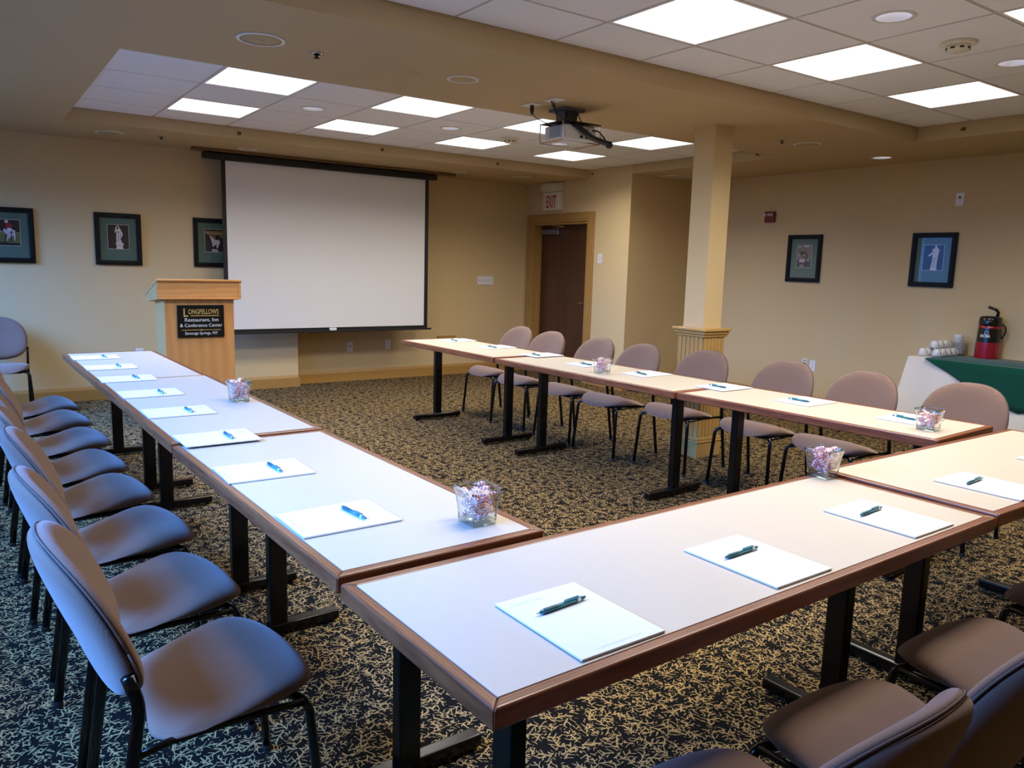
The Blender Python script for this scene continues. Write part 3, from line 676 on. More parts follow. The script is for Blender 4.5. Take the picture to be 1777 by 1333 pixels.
grot = [([(0,0),(1,0),(1,.34),(0,.36)], (66,68,72)), ([(0,.36),(1,.34),(1,1),(0,1)], (134,122,114)), ([(.12,.66),(.3,.74),(.62,.70),(.78,.5),(.72,.4),(.5,.42),(.36,.54)], (50,42,38)), ([(.36,.56),(.56,.64),(.66,.5),(.52,.46)], (160,136,112)), ([(.18,.24),(.56,.22),(.58,.38),(.2,.38)], (206,196,192)), ([(.7,.28),(.92,.30),(.78,.36)], (210,206,204)),
        ([(.24,.02),(.56,0),(.5,.12),(.26,.14)], (150,140,138)), ([(.48,.93),(.84,.93),(.82,.99),(.5,.99)], (214,212,208)), ([(.1,.9),(.24,.9),(.24,.96),(.1,.96)], (196,192,188)), ([(.12,.5),(.24,.56),(.22,.64),(.1,.6)], (176,168,160))]
statue2 = [([(.38,0),(.74,0),(.70,.09),(.42,.09)], WHT), ([(.40,.09),(.72,.09),(.70,.22),(.42,.22)], (214,212,210)), ([(.44,.22),(.70,.22),(.74,.60),(.78,.80),(.72,.86),(.66,.88),(.66,.96),(.60,.99),(.54,.96),(.55,.87),(.44,.84),(.40,.70),(.28,.60),(.22,.58),(.24,.55),(.36,.57),(.46,.64),(.46,.45)], WHT), ([(.52,.26),(.60,.26),(.60,.5),(.54,.5)], GRY), ([(.44,.72),(.48,.80),(.50,.66)], (90,96,104))]
PZ = 1.58
picture((0.376, YC, PZ), 0, 'framed photo of a rider in red on a pale horse', rider, (34, 36, 30))
picture((1.287, YC, PZ), 0, 'framed picture of a veiled white statue left of the lectern', statue, (50, 42, 40))
picture((2.193, YC, PZ), 0, 'framed picture of a white bird half hidden behind the screen', bird, (40, 34, 34))
picture((XR, 5.148, 1.597), -PI/2, 'framed grey photo of a stone grotto beside the fire alarm', grot, (110, 104, 100), pw=0.175, mat='mat_green')
picture((XR, 3.775, 1.596), -PI/2, 'framed statue picture reflecting the window above the cups', statue2, (24, 42, 66), pw=0.185)

# ------------------------------------------------------------------ wall plates
def duplex(loc, rz, label, mat='white_plastic', holes='outlet'):
    e = empty('wall_outlet', loc, rz); tag(e, label, 'outlet', 'wall outlet plates')
    MB().box(-0.036, 0.036, -0.006, 0, -0.058, 0.058).build('plate', mat, e, bevel=0.002)
    if holes == 'outlet':
        for zz in (-0.02, 0.02):
            r_ = MB().box(-0.016, 0.016, -0.008, -0.006, zz-0.014, zz+0.014).build('receptacle', mat, e, bevel=0.001)
            for xx in (-0.006, 0.006): MB().box(xx-0.0012, xx+0.0012, -0.0085, -0.008, zz-0.004, zz+0.006).build('slot', 'dark_hole', r_)
    elif holes == 'jack':
        MB().box(-0.008, 0.008, -0.0085, -0.006, -0.002, 0.014).build('jack', 'dark_hole', e)
    elif holes == 'quad':
        for xx in (-0.014, 0.012):
            for zz in (-0.018, 0.008):
                MB().box(xx-0.007, xx+0.007, -0.0085, -0.006, zz-0.007, zz+0.007).build('jack', 'dark_hole', e)
        MB().box(-0.022, 0.022, -0.007, -0.006, 0.03, 0.042).build('label_strip', 'grey_plastic', e)
    elif holes == 'toggle':
        MB().box(-0.016, 0.016, -0.0075, -0.006, -0.033, 0.033).build('rocker_frame', 'grey_plastic', e)
        MB().box(-0.013, 0.013, -0.010, -0.0065, -0.030, 0.030).build('rocker', mat, e, bevel=0.002)
    elif holes == 'sensor':
        MB().lathe([(0.010, 0), (0.010, 0.004)], 16).build('sensor', 'dark_hole', e, (0, -0.006, 0.015), (PI/2, 0, 0))
    return e
duplex((3.782, YF, 0.412), 0, 'white jack plate under the screen, left one', holes='jack')
duplex((4.284, YF, 0.423), 0, 'white outlet under the right end of the screen')
duplex((4.675, YF, 0.42), 0, 'white outlet half hidden behind the far right table corner')
duplex((1.434, YC, 0.44), 0, 'white outlet low on the wall left of the lectern')
duplex((XR, 5.035, 0.47), -PI/2, 'ivory plate with square jacks on the right wall', 'ivory_plastic', 'quad')
duplex((XR, 4.936, 0.46), -PI/2, 'white outlet low on the right wall behind chairs')
e = duplex((XD, 7.20, 1.545), -PI/2, 'white light switch just right of the brown door', holes='toggle'); e.name = 'light_switch'; e['category'] = 'switch'; e['group'] = 'wall switches'
e = duplex((XR, 3.594, 2.14), -PI/2, 'white wall plate with a black dot high on the right wall', holes='sensor'); e.name = 'sensor_plate'; e['category'] = 'wall plate'
del e['group']
e = empty('switch_plate', (5.703, YF, 1.226)); tag(e, 'wide white plate with five switches on the back wall', 'switch', 'wall switches')
MB().box(-0.125, 0.125, -0.007, 0, -0.056, 0.056).build('plate', 'white_plastic', e, bevel=0.002)
for k in range(5):
    t = MB().box(-0.006, 0.006, -0.009, -0.007, -0.013, 0.013).build('toggle_slot', 'grey_plastic', e, ((k-2)*0.046, 0, 0))
    MB().hexa([(-0.004,-0.009,-0.006),(0.004,-0.009,-0.006),(0.004,-0.009,0.004),(-0.004,-0.009,0.004)], [(-0.003,-0.02,-0.010),(0.003,-0.02,-0.010),(0.003,-0.02,-0.002),(-0.003,-0.02,-0.002)]).build('toggle', 'white_plastic', t)
e = empty('wall_box', (5.11, YF, 0.44)); tag(e, 'tan painted low wall box behind the far right table', 'wall box')
MB().box(-0.13, 0.13, -0.035, 0, -0.075, 0.07).build('box_body', 'trim_paint', e, bevel=0.004)
MB().box(-0.115, 0.115, -0.038, -0.035, -0.06, 0.055).build('box_cover', 'trim_paint', e, bevel=0.002)
e = empty('fire_alarm', (XR, 5.611, 2.048), -PI/2); tag(e, 'red fire alarm strobe on the right wall', 'fire alarm')
MB().box(-0.062, 0.062, -0.04, 0, -0.06, 0.06).build('housing', 'alarm_red', e, bevel=0.006)
MB().box(-0.05, 0.02, -0.043, -0.04, -0.045, -0.005).build('speaker_grille', 'alarm_red', e, bevel=0.002)
MB().box(-0.066, -0.046, -0.052, -0.04, 0.005, 0.035).build('strobe', 'lamp_glass', e, bevel=0.004)
link_mesh('lettering', text_mesh('FIRE', 0.026, 'sign_white', width=0.075, bold=0.02), e, (0.005, -0.0408, 0.012), (PI/2, 0, 0))

# ------------------------------------------------------------------ ceiling projector
p = empty('projector', (3.49, 4.33, SOF)); tag(p, 'white ceiling projector in a wire cage with black cables', 'projector')
MB().box(-0.09, 0.09, -0.09, 0.09, -0.018, 0).build('ceiling_plate', 'steel_blue_grey', p, (0.0, 0.05, 0), bevel=0.004)
MB().prism([(-0.06, -0.018), (0.06, -0.018), (0.045, -0.10), (-0.045, -0.10)], 0.0, 0.10, 'y').build('mount_neck', 'steel_blue_grey', p)
for x in (-0.055, 0.055):
    MB().tube([(x*0.9, -0.01, -0.03), (x*1.3, -0.03, -0.09), (x*1.2, -0.05, -0.125)], 0.004, 6).build('mount_arm', 'black_metal', p)
MB().box(-0.16, 0.16, -0.13, 0.13, -0.112, -0.104).build('mount_tray', 'black_metal', p)
b = MB().box(-0.135, 0.135, -0.11, 0.12, -0.215, -0.122).build('body', 'projector_white', p, bevel=0.012, seg=3)
for k in range(9): MB().box(-0.1375, -0.1345, -0.06, 0.06, -0.20+0.008*k, -0.196+0.008*k).build('vent_slot', 'grey_plastic', b)
MB().box(0.02, 0.07, -0.1115, -0.109, -0.15, -0.14).build('badge', 'grey_plastic', b)
MB().lathe([(0.035, 0), (0.035, 0.03), (0.028, 0.032), (0.0, 0.026)], 24, cap1=False).build('projector_lens', 'lamp_glass', b, (-0.05, 0.12, -0.17), (-PI/2, 0, 0), smooth=True)
for y in (-0.12, 0.13):
    MB().tube([(-0.165, y, -0.105), (-0.165, y, -0.222), (-0.155, y, -0.232), (0.155, y, -0.232), (0.165, y, -0.222), (0.165, y, -0.105)], 0.004, 6).build('cage_wire', 'chrome', p)
MB().tube([(-0.16, -0.12, -0.232), (-0.16, 0.13, -0.232)], 0.004, 6).build('cage_wire', 'chrome', p)
MB().tube([(0.16, -0.12, -0.232), (0.16, 0.13, -0.232)], 0.004, 6).build('cage_wire', 'chrome', p)
MB().tube([(-0.07, -0.10, -0.115), (-0.05, -0.125, -0.13), (0.0, -0.14, -0.165), (0.06, -0.15, -0.20), (0.12, -0.16, -0.215), (0.175, -0.17, -0.225), (0.20, -0.175, -0.235)], 0.019, 10).build('cable_sleeve', 'black_plastic', p, smooth=True)
MB().lathe([(0.0, -0.026), (0.018, -0.02), (0.027, 0.0), (0.018, 0.02), (0.0, 0.026)], 14, cap0=False, cap1=False).build('sleeve_end', 'black_plastic', p, (0.20, -0.175, -0.235), smooth=True)
MB().tube([(0.10, -0.11, -0.145), (0.13, -0.14, -0.15), (0.165, -0.16, -0.19), (0.18, -0.165, -0.22)], 0.005, 6).build('power_plug', 'black_plastic', p, smooth=True)
for x in (0.0, 0.05, 0.08): MB().box(x-0.006, x+0.006, -0.125, -0.108, -0.205, -0.19).build('connector', 'dark_hole', b)
MB().tube([(-0.29, -0.15, -0.01), (-0.24, -0.14, -0.08), (-0.14, -0.12, -0.118), (-0.06, -0.11, -0.12)], 0.005, 8).build('cable', 'black_plastic', p, smooth=True)
MB().tube([(-0.285, 0.065, -0.045), (-0.28, 0.04, -0.085), (-0.22, 0.0, -0.12), (-0.06, -0.09, -0.125)], 0.003, 8).build('cable', 'black_plastic', p, smooth=True)
MB().tube([(-0.26, -0.14, -0.01), (-0.24, -0.13, -0.06), (-0.17, -0.11, -0.11), (-0.06, -0.10, -0.12)], 0.005, 8).build('cable', 'black_plastic', p, smooth=True)
MB().lathe([(0.005, -0.06), (0.014, -0.035), (0.014, 0)], 12).build('plug', 'black_plastic', p, (-0.285, 0.068, -0.006), smooth=True)
for (x, y, l_) in ((3.20, 4.402, 'white ceiling outlet plate left of the projector'), (3.225, 4.175, 'white ceiling cable plate beside the projector mount')):
    t = MB().box(-0.045, 0.045, -0.065, 0.065, -0.006, 0).build('ceiling_plate', 'white_plastic', None, (x, y, SOF), (0, 0, 0.0), bevel=0.002); tag(t, l_, 'wall plate', 'ceiling cable plates')

# ------------------------------------------------------------------ tables
def table(cx, cy, L, W_, yaw, H, leg_off, label, group, lx='y'):
    """table with its length along local x; yaw turns local x"""
    e = empty('conference_table', (cx, cy, 0), yaw); tag(e, label, 'table', group)
    hl, hw = L/2, W_/2; fw = 0.028; th = 0.042
    wm = 'walnut_x'; wn = 'walnut_y'
    MB().box(-hl+fw, hl-fw, -hw+fw, hw-fw, H-0.034, H-0.0005).build('tabletop', 'laminate', e)
    zs = (H-th, H)
    for s_ in (-1, 1):
        o, i = s_*hw, s_*(hw-fw)
        q = [(-hl, o), (hl, o), (hl-fw, i), (-hl+fw, i)]
        MB().hexa([(*p_, zs[0]) for p_ in q], [(*p_, zs[1]) for p_ in q]).build('edge_band', wm, e, bevel=0.005, seg=3)
        o, i = s_*hl, s_*(hl-fw)
        q = [(o, -hw), (o, hw), (i, hw-fw), (i, -hw+fw)]
        MB().hexa([(*p_, zs[0]) for p_ in q], [(*p_, zs[1]) for p_ in q]).build('edge_band', wn, e, bevel=0.005, seg=3)
    for s_, off in zip((-1, 1), leg_off):
        x = s_*(hl-off)
        MB().box(x-0.022, x+0.022, -0.035, 0.035, 0.045, H-0.05).build('leg_post', 'black_metal', e, bevel=0.006)
        MB().box(x-0.035, x+0.035, -0.22, 0.22, H-0.052, H-0.034).build('mounting_plate', 'black_metal', e)
        ft = MB().box(x-0.025, x+0.025, -0.245, 0.245, 0.012, 0.052).build('foot', 'black_metal', e, bevel=0.008, seg=3)
        for y in (-0.22, 0.22): MB().lathe([(0.014, 0), (0.014, 0.013)], 12).build('glide', 'dark_hole', ft, (x, y, 0))
    return e
def table_y(xl0, y0, xl1, y1, H, offs, label, group, W_=0.60):
    """row table given by its left edge from far (xl0,y0) to near (xl1,y1)"""
    a = Vector((xl0, y0)); b_ = Vector((xl1, y1)); d = (a-b_); L = d.length-0.006; d.normalize()
    n = Vector((d.y, -d.x)); c_ = (a+b_)/2 + n*(W_/2)
    return table(c_.x, c_.y, L, W_, math.atan2(d.y, d.x), H, offs, label, group)
GT = 'laminate conference tables in a U shape'
table_y(0.550, 6.280, 0.576, 4.822, 0.731, (0.22, 0.17), 'conference table of the left row, nearest the lectern', GT)
table_y(0.576, 4.818, 0.607, 3.064, 0.737, (0.20, 0.20), 'conference table in the middle of the left row', GT)
table_y(0.607, 3.060, 0.649, 1.578, 0.731, (0.21, 0.25), 'conference table of the left row, closest to the camera', GT)
table_y(3.256, 6.395, 3.296, 4.928, 0.733, (0.20, 0.15), 'conference table of the right row, farthest from the camera', GT, 0.615)
table_y(3.296, 4.908, 3.375, 3.131, 0.729, (0.22, 0.22), 'conference table in the middle of the right row', GT, 0.615)
table_y(3.388, 3.126, 3.474, 1.655, 0.727, (0.20, 0.22), 'conference table of the right row, closest to the camera', GT, 0.605)
ya = 0.0235
def from_fl(flx, fly, L, W_, yaw):
    return flx+math.cos(yaw)*L/2-math.sin(yaw)*W_/2, fly+math.sin(yaw)*L/2+math.cos(yaw)*W_/2
cx, cy = from_fl(0.661, 0.961, 1.857, 0.597, ya)
table(cx, cy, 1.857, 0.597, ya, 0.724, (0.26, 0.30), 'conference table across the front with three notepads, nearest the camera', GT)
cx, cy = from_fl(2.537, 1.008, 1.535, 0.612, 0.004)
table(cx, cy, 1.535, 0.612, 0.004, 0.728, (0.17, 0.24), 'conference table across the front at the right frame edge', GT)

# ------------------------------------------------------------------ notepads and pens
K = 1.0145
PAD_ROOT = None
lh1 = text_mesh('LONGFELLOWS', 0.011, 'grey_print', width=0.085, align='LEFT')
ft1 = text_mesh('Saratoga Springs, New York', 0.004, 'grey_print', width=0.12)
pad_sheet = MB().box(-0.108, 0.108, -0.1397, 0.1397, 0.0012, 0.0050).mesh('sheets', 'paper')
pad_back = MB().box(-0.108, 0.108, -0.1397, 0.1397, 0, 0.0012).mesh('backing', 'cardboard')
def notepad(x, y, z, rz, label, group):
    e = empty('notepad', (x, y, z+0.0004), rz); tag(e, label, 'notepad', group)
    link_mesh('sheets', pad_sheet, e); link_mesh('backing', pad_back, e)
    link_mesh('letterhead', lh1, e, (-0.09, 0.105, 0.0052)); link_mesh('footer', ft1, e, (0, -0.125, 0.0052))
pen_m = {}
pen_m['barrel'] = MB().lathe([(0.0022, -0.062), (0.0045, -0.055), (0.0052, -0.02), (0.0050, 0.045)], 14).mesh('barrel', 'pen_teal', True)
pen_m['tip'] = MB().lathe([(0.0006, -0.071), (0.0022, -0.0615)], 12).mesh('tip', 'chrome', True)
pen_m['grip'] = MB().lathe([(0.0048, -0.052), (0.0058, -0.046), (0.0055, -0.015), (0.0050, -0.010)], 14).mesh('grip', 'pen_grip', True)
pen_m['band'] = MB().lathe([(0.0055, 0.044), (0.0055, 0.053)], 14).mesh('band', 'white_plastic', True)
pen_m['button'] = MB().lathe([(0.0048, 0.053), (0.0040, 0.064), (0.0028, 0.070), (0.0, 0.071)], 14, cap1=False).mesh('button', 'pen_teal', True)
pen_m['clip'] = MB().box(-0.0028, 0.0028, 0.0048, 0.0078, 0.010, 0.050).mesh('clip', 'pen_teal')
def pen(x, y, z, ang, label, group):
    """ang: direction from tip to button"""
    e = empty('pen', (x, y, z+0.0058)); e.rotation_euler = (PI/2, 0, ang+PI/2); tag(e, label, 'pen', group)
    # local z runs along the pen; Rx(90) sends local z to -y and local y to +z, then turned about z
    for n_, me in pen_m.items(): link_mesh(n_, me, e)
LP = [(0.705,5.862),(0.72,5.32),(0.724,4.745),(0.741,4.19),(0.754,3.633),(0.766,3.034),(0.776,2.503),(0.798,1.930)]
LPEN = [((.751,5.925),(.762,5.780)),((.763,5.400),(.770,5.262)),((.761,4.82),(.773,4.69)),((.786,4.25),(.787,4.11)),((.792,3.695),(.798,3.555)),((.805,3.10),(.806,2.955)),((.809,2.575),(.814,2.435)),((.834,2.0),(.849,1.866))]
RP = [(3.679,6.085),(3.688,5.472),(3.700,4.842),(3.690,4.265),(3.726,3.713),(3.745,3.079),(3.772,2.529),(3.805,1.965)]
RPEN = [((3.61,6.105),(3.609,5.97)),((3.614,5.495),(3.63,5.375)),((3.633,4.898),(3.626,4.755)),((3.636,4.305),(3.648,4.175)),((3.675,3.774),(3.655,3.63)),((3.696,3.15),(3.702,3.012)),((3.724,2.61),(3.738,2.47)),((3.776,2.04),(3.761,1.90))]
LZ = [.731,.731,.737,.737,.737,.737,.731,.731]; RZ_ = [.733,.733,.733,.729,.729,.729,.727,.727]
def ordl(i, n, what): return ('%s' % ORD[i])
for i, (x, y) in enumerate(LP):
    notepad(x*K, y*K, LZ[i], -PI/2+0.02*math.sin(i*3), 'white notepad on the left tables, %s from the lectern end' % ORD[i], 'notepads on the left tables')
    a, b_ = LPEN[i]; an = math.atan2(b_[1]-a[1], b_[0]-a[0])
    pen((a[0]+b_[0])/2*K, (a[1]+b_[1])/2*K, LZ[i]+0.0056, an, 'teal pen on the left tables, %s from the lectern end' % ORD[i], 'pens on the left tables')
for i, (x, y) in enumerate(RP):
    notepad(x*K, y*K, RZ_[i], PI/2+0.03+0.02*math.sin(i*2), 'white notepad on the right tables, %s from the far end' % ORD[i], 'notepads on the right tables')
    a, b_ = RPEN[i]; an = math.atan2(a[1]-b_[1], a[0]-b_[0])
    pen((a[0]+b_[0])/2*K, (a[1]+b_[1])/2*K, RZ_[i]+0.0056, an, 'teal pen on the right tables, %s from the far end' % ORD[i], 'pens on the right tables')
NP = [(0.965,1.117,.724),(1.544,1.134,.724),(2.157,1.148,.724),(2.812,1.156,.728),(3.455,1.158,.728)]
NPEN = [((.893,1.160),(1.033,1.172)),((1.462,1.168),(1.604,1.175)),((2.07,1.187),(2.219,1.199)),((2.722,1.196),(2.871,1.206)),((3.37,1.20),(3.51,1.21))]
NL = ['nearest the camera', 'second along the front edge', 'third along the front edge', 'fourth along the front edge', 'cut off at the right edge']
for i, (x, y, z_) in enumerate(NP):
    kk = (1.435-z_-0.005)/0.69
    notepad(x*kk, y*kk, z_, 0.012, 'white notepad on the front tables, %s' % NL[i], 'notepads on the front tables')
    if i < 4:
        a, b_ = NPEN[i]; an = math.atan2(b_[1]-a[1], b_[0]-a[0])
        pen((a[0]+b_[0])/2*kk, (a[1]+b_[1])/2*kk, z_+0.0056, an, 'teal pen on the front tables, %s' % NL[i], 'pens on the front tables')

# ------------------------------------------------------------------ candy bowls
def sq(h, z, r=0.006, n=4):
    pts = []
    for (sx, sy, a0) in ((1, 1, 0), (-1, 1, PI/2), (-1, -1, PI), (1, -1, 1.5*PI)):
        for k in range(n+1):
            a = a0+PI/2*k/n; pts.append((sx*(h-r)+r*math.cos(a), sy*(h-r)+r*math.sin(a), z))
    return pts
prof = [(0.0395, 0.0), (0.0398, 0.012), (0.0405, 0.03), (0.0420, 0.05), (0.0450, 0.072), (0.0485, 0.088), (0.0515, 0.099)]
bw = MB().loft([sq(h, z_) for h, z_ in prof]+[sq(0.0505, 0.1005), sq(0.0482, 0.099)]+[sq(h-0.0034, z_) for h, z_ in reversed(prof[1:-1])], cap0=False, cap1=False)
bowl_wall = bw.mesh('bowl_wall', 'bowl_glass', False); smooth_angle(bowl_wall, 40)
bowl_base = MB().loft([sq(0.037, 0.0006), sq(0.0392, 0.002), sq(0.0392, 0.011), sq(0.036, 0.0122)]).mesh('bowl_base', 'base_glass'); smooth_angle(bowl_base, 40)
bowl_rim = MB().loft([sq(0.0478, 0.0985), sq(0.0520, 0.0985), sq(0.0520, 0.1018), sq(0.0478, 0.1018), sq(0.0478, 0.0985)], cap0=False, cap1=False).mesh('bowl_rim', 'glass_solid')
bowl_corner = MB().tube([(h-0.0032, h-0.0032, z_) for h, z_ in [(0.0395, 0.012)]+prof[2:-1]+[(0.0505, 0.0985)]], 0.0026, 8).mesh('bowl_corner', 'glass_solid', True)
candy = MB().lathe([(0.0, -0.0045), (0.006, -0.0045), (0.0098, -0.0036), (0.0115, 0.0), (0.0098, 0.0036), (0.006, 0.0045), (0.0, 0.0045)], 20, cap0=False, cap1=False).mesh('candy', 'peppermint', True)
wr = MB().lathe([(0.0, -0.0053), (0.0105, -0.0046), (0.0126, 0.0), (0.0105, 0.0046), (0.0, 0.0053)], 12, cap0=False, cap1=False)
for s_ in (-1, 1):
    pts = [(s_*0.0115, 0, 0)]
    for k in range(7):
        a = -0.75+1.5*k/6; rr = 0.0235+0.002*((k % 2)*2-1); pts.append((s_*rr*math.cos(a*0.7), rr*math.sin(a)*0.62, 0.0028*((k % 2)*2-1)))
    wr.add(pts, [(0, k, k+1) for k in range(1, 7)])
wrapper = wr.mesh('wrapper', 'wrapper_film', False, fix=False)
def bowl(x, y, z_, rz, n, top, label, clabel, seed):
    e = empty('glass_bowl', (x, y, z_+0.0003), rz); tag(e, label, 'bowl', 'square glass candy bowls')
    link_mesh('bowl_wall', bowl_wall, e); link_mesh('bowl_base', bowl_base, e); link_mesh('bowl_rim', bowl_rim, e)
    for k in range(4): link_mesh('bowl_corner', bowl_corner, e, (0, 0, 0), (0, 0, k*PI/2))
    rnd = random.Random(seed); pts = []; tries = 0
    zz = 0.021
    while len(pts) < n and tries < 30000:
        tries += 1
        zz = 0.021+(top-0.021)*min(1, len(pts)/n*1.02)+rnd.uniform(-0.005, 0.005)
        h = (0.0395+(0.012)*max(0, (zz-0.03)/0.07))-0.0125
        if zz > 0.092: h *= 0.8
        q = Vector((rnd.uniform(-h, h), rnd.uniform(-h, h), max(0.019, zz)))
        if all((q-w_).length > 0.0168 for w_ in pts): pts.append(q)
    for q in pts:
        cz, sz = math.cos(rz), math.sin(rz)
        o = empty('peppermint_candy', (x+q.x*cz-q.y*sz, y+q.x*sz+q.y*cz, z_+q.z)); o.rotation_euler = (rnd.uniform(0.5, 1.5), rnd.uniform(-0.5, 0.5), rnd.uniform(0, 6.28))
        if q.z > top-0.012: o.rotation_euler = (rnd.uniform(-0.7, 0.7), rnd.uniform(-0.6, 0.6), rnd.uniform(0, 6.28))
        tag(o, clabel, 'candy', clabel)
        link_mesh('candy', candy, o)
        ww = link_mesh('wrapper', wrapper, o)
        if abs(q.x) > 0.014 or abs(q.y) > 0.014:
            if q.z < 0.085: ww.scale = (0.72, 1.0, 1.0)
G_ = 1.0144
bowl(1.109*G_, 1.717*G_, .731, 0.02, 44, 0.094, 'candy bowl of clear square glass on the left tables, nearest the camera', 'wrapped red striped peppermint in the near left bowl', 3)
bowl(1.065*G_, 3.794*G_, .737, 0.02, 40, 0.100, 'candy bowl of clear square glass near the lectern', 'wrapped red striped peppermint in the bowl near the lectern', 5)
bowl(3.474*G_, 3.879*G_, .729, 0.06, 38, 0.100, 'candy bowl of clear square glass at the middle of the right tables', 'wrapped red striped peppermint in the middle right bowl', 8)
bowl(3.621*G_, 1.780*G_, .727, 0.06, 32, 0.080, 'candy bowl of clear square glass at the near end of the right tables', 'wrapped red striped peppermint in the near right bowl', 11)
bowl(2.432*G_, 1.540*G_, .724, 0.05, 44, 0.103, 'candy bowl of clear square glass on the front tables corner, heaped high', 'wrapped red striped peppermint in the front corner bowl', 14)

# ------------------------------------------------------------------ chairs
def sgnpow(v, p): return math.copysign(abs(v)**p, v)
def seat_mesh():
    n = 48
    def outline(a, r):
        c_, s_ = math.cos(a), math.sin(a)
        p_ = 2/2.6 if s_ > 0 else 2/4.2
        x = 0.232*sgnpow(c_, p_); y = 0.235*sgnpow(s_, p_) if s_ > 0 else 0.185*sgnpow(s_, p_)
        if s_ < 0:
            x *= 1-0.10*abs(y/0.185)**1.5
            y += 0.030*max(0, 1-(x/0.17)**2)*max(0, (abs(y)-0.10)/0.085)     # hollow rear edge
        return x*r, y*r
    def ztop(x, y):
        zz = 0.418+0.052*math.exp(-((y-0.095)/0.125)**2)
        zz += 0.018*max(0, (-0.10-y)/0.085)*(1-min(1, abs(x)/0.21))           # rises under the backrest
        zz -= 0.014*max(0, (-0.08-y)/0.1)*(abs(x)/0.21)**2
        return zz
    rings = []
    for r, crown in ((0.02, 0), (0.3, 0.0005), (0.55, 0.002), (0.75, 0.005), (0.88, 0.011), (0.96, 0.019), (1.0, 0.031)):
        rg = []
        for i in range(n):
            a = 2*PI*i/n; x, y = outline(a, r); zz = ztop(x, y)-crown
            zz -= 1.5*max(0, y-0.13)**2
            rg.append((x, y, zz))
        rings.append(rg)
    for r, q in ((0.985, 0.72), (0.93, 0.93), (0.6, 1.0), (0.02, 1.0)):
        rg = []
        for i in range(n):
            a = 2*PI*i/n; x, y = outline(a, r); zt_ = ztop(x, y)-1.5*max(0, y-0.13)**2
            low = min(0.397-0.5*max(0, y-0.13)**2, zt_-0.024)
            rg.append((x, y, zt_+(low-zt_)*q))
        rings.append(rg)
    return MB().loft(rings)
LEAN = 0.37
def back_pt(x, t, d):
    """x across, t up along the back, d forward offset from the mid surface"""
    y = 0.95*x*x + d; zz = t
    ca, sa = math.cos(LEAN), math.sin(LEAN)
    return (x*(1-0.35*d), -0.203 + y*ca - zz*sa, 0.462 + zz*ca + y*sa)
def back_outline(a, r):
    c_, s_ = math.cos(a), math.sin(a)
    p_ = 2/2.3 if s_ > 0 else 2/3.0
    x = 0.236*sgnpow(c_, p_)*r
    t = (0.256*sgnpow(s_, p_) if s_ > 0 else 0.150*sgnpow(s_, p_))*r
    if s_ < 0: x *= 1-0.07*abs(s_)
    return x, t+0.155
def back_rings(spec, n=44):
    return [[back_pt(*back_outline(2*PI*i/n, r), d) for i in range(n)] for r, d in spec]
def leg_path(pts, n=5, r=0.04):
    """polyline with rounded corners"""
    out = [Vector(pts[0])]
    for i in range(1, len(pts)-1):
        p0, p1, p2 = Vector(pts[i-1]), Vector(pts[i]), Vector(pts[i+1])
        d0 = (p0-p1).normalized(); d1 = (p2-p1).normalized(); k = min(r, (p0-p1).length*0.45, (p2-p1).length*0.45)
        a, b_ = p1+d0*k, p1+d1*k
        for j in range(n+1):
            t = j/n; out.append(a*(1-t)**2 + p1*2*t*(1-t) + b_*t*t)
    out.append(Vector(pts[-1])); return out
def make_chair():
    e = empty('conference_chair')
    seat_mesh().build('seat', 'chair_fabric', e, smooth=True, sub=1)
    bk = MB().loft(back_rings([(0.02, 0.036), (0.4, 0.036), (0.7, 0.034), (0.86, 0.029), (0.95, 0.019), (0.99, 0.008), (0.985, 0.0), (0.94, -0.003), (0.5, -0.003), (0.02, -0.003)])).build('backrest', 'chair_fabric', e, smooth=True, sub=1)
    MB().loft(back_rings([(0.02, 0.0), (0.9, 0.0), (0.975, -0.002), (0.985, -0.008), (0.97, -0.018), (0.91, -0.026), (0.75, -0.031), (0.4, -0.033), (0.02, -0.033)])).build('back_cover', 'chair_fabric', bk, smooth=True, sub=1)
    wl = [back_pt(*back_outline(2*PI*i/60, 0.988), -0.0005) for i in range(61)]
    MB().tube(wl, 0.0024, 6).build('piping', 'welt', bk, smooth=True)
    for s_ in (-1, 1):
        f = MB().tube(leg_path([(s_*0.232, 0.205, 0.004), (s_*0.212, 0.175, 0.392), (s_*0.14, 0.13, 0.393)], r=0.05), 0.0115, 10).build('leg', 'black_tube', e, smooth=True)
        MB().lathe([(0.014, 0), (0.014, 0.012), (0.0125, 0.02)], 12).build('glide', 'dark_hole', f, (s_*0.232, 0.205, 0))
        g = MB().tube(leg_path([(s_*0.232, -0.262, 0.004), (s_*0.226, -0.205, 0.42), (s_*0.2280, -0.192, 0.50), (s_*0.2320, -0.215, 0.575)], r=0.05), 0.0105, 10, 0.014).build('leg', 'black_tube', e, smooth=True)
        MB().lathe([(0.014, 0), (0.014, 0.012), (0.0125, 0.02)], 12).build('glide', 'dark_hole', g, (s_*0.232, -0.262, 0))
        MB().tube([(s_*0.205, 0.165, 0.388), (s_*0.195, 0.0, 0.385), (s_*0.20, -0.13, 0.385), (s_*0.224, -0.208, 0.385)], 0.009, 8).build('side_rail', 'black_tube', e, smooth=True)
    MB().box(-0.16, 0.16, -0.16, 0.15, 0.378, 0.392).build('seat_pan', 'black_plastic', e, bevel=0.004)
    return e
chair = make_chair(); used = [False]
def place_chair(x, y, rz, label, group):
    if not used[0]: o = chair; used[0] = True; o.location = (x, y, 0); o.rotation_euler = (0, 0, rz)
    else: o = dup(chair, (x, y, 0), rz)
    tag(o, label, 'chair', group)
LC = [(0.375, 5.955), (0.38, 5.375), (0.40, 4.77), (0.39, 4.17), (0.405, 3.63), (0.435, 3.065), (0.435, 2.475), (0.445, 1.895)]
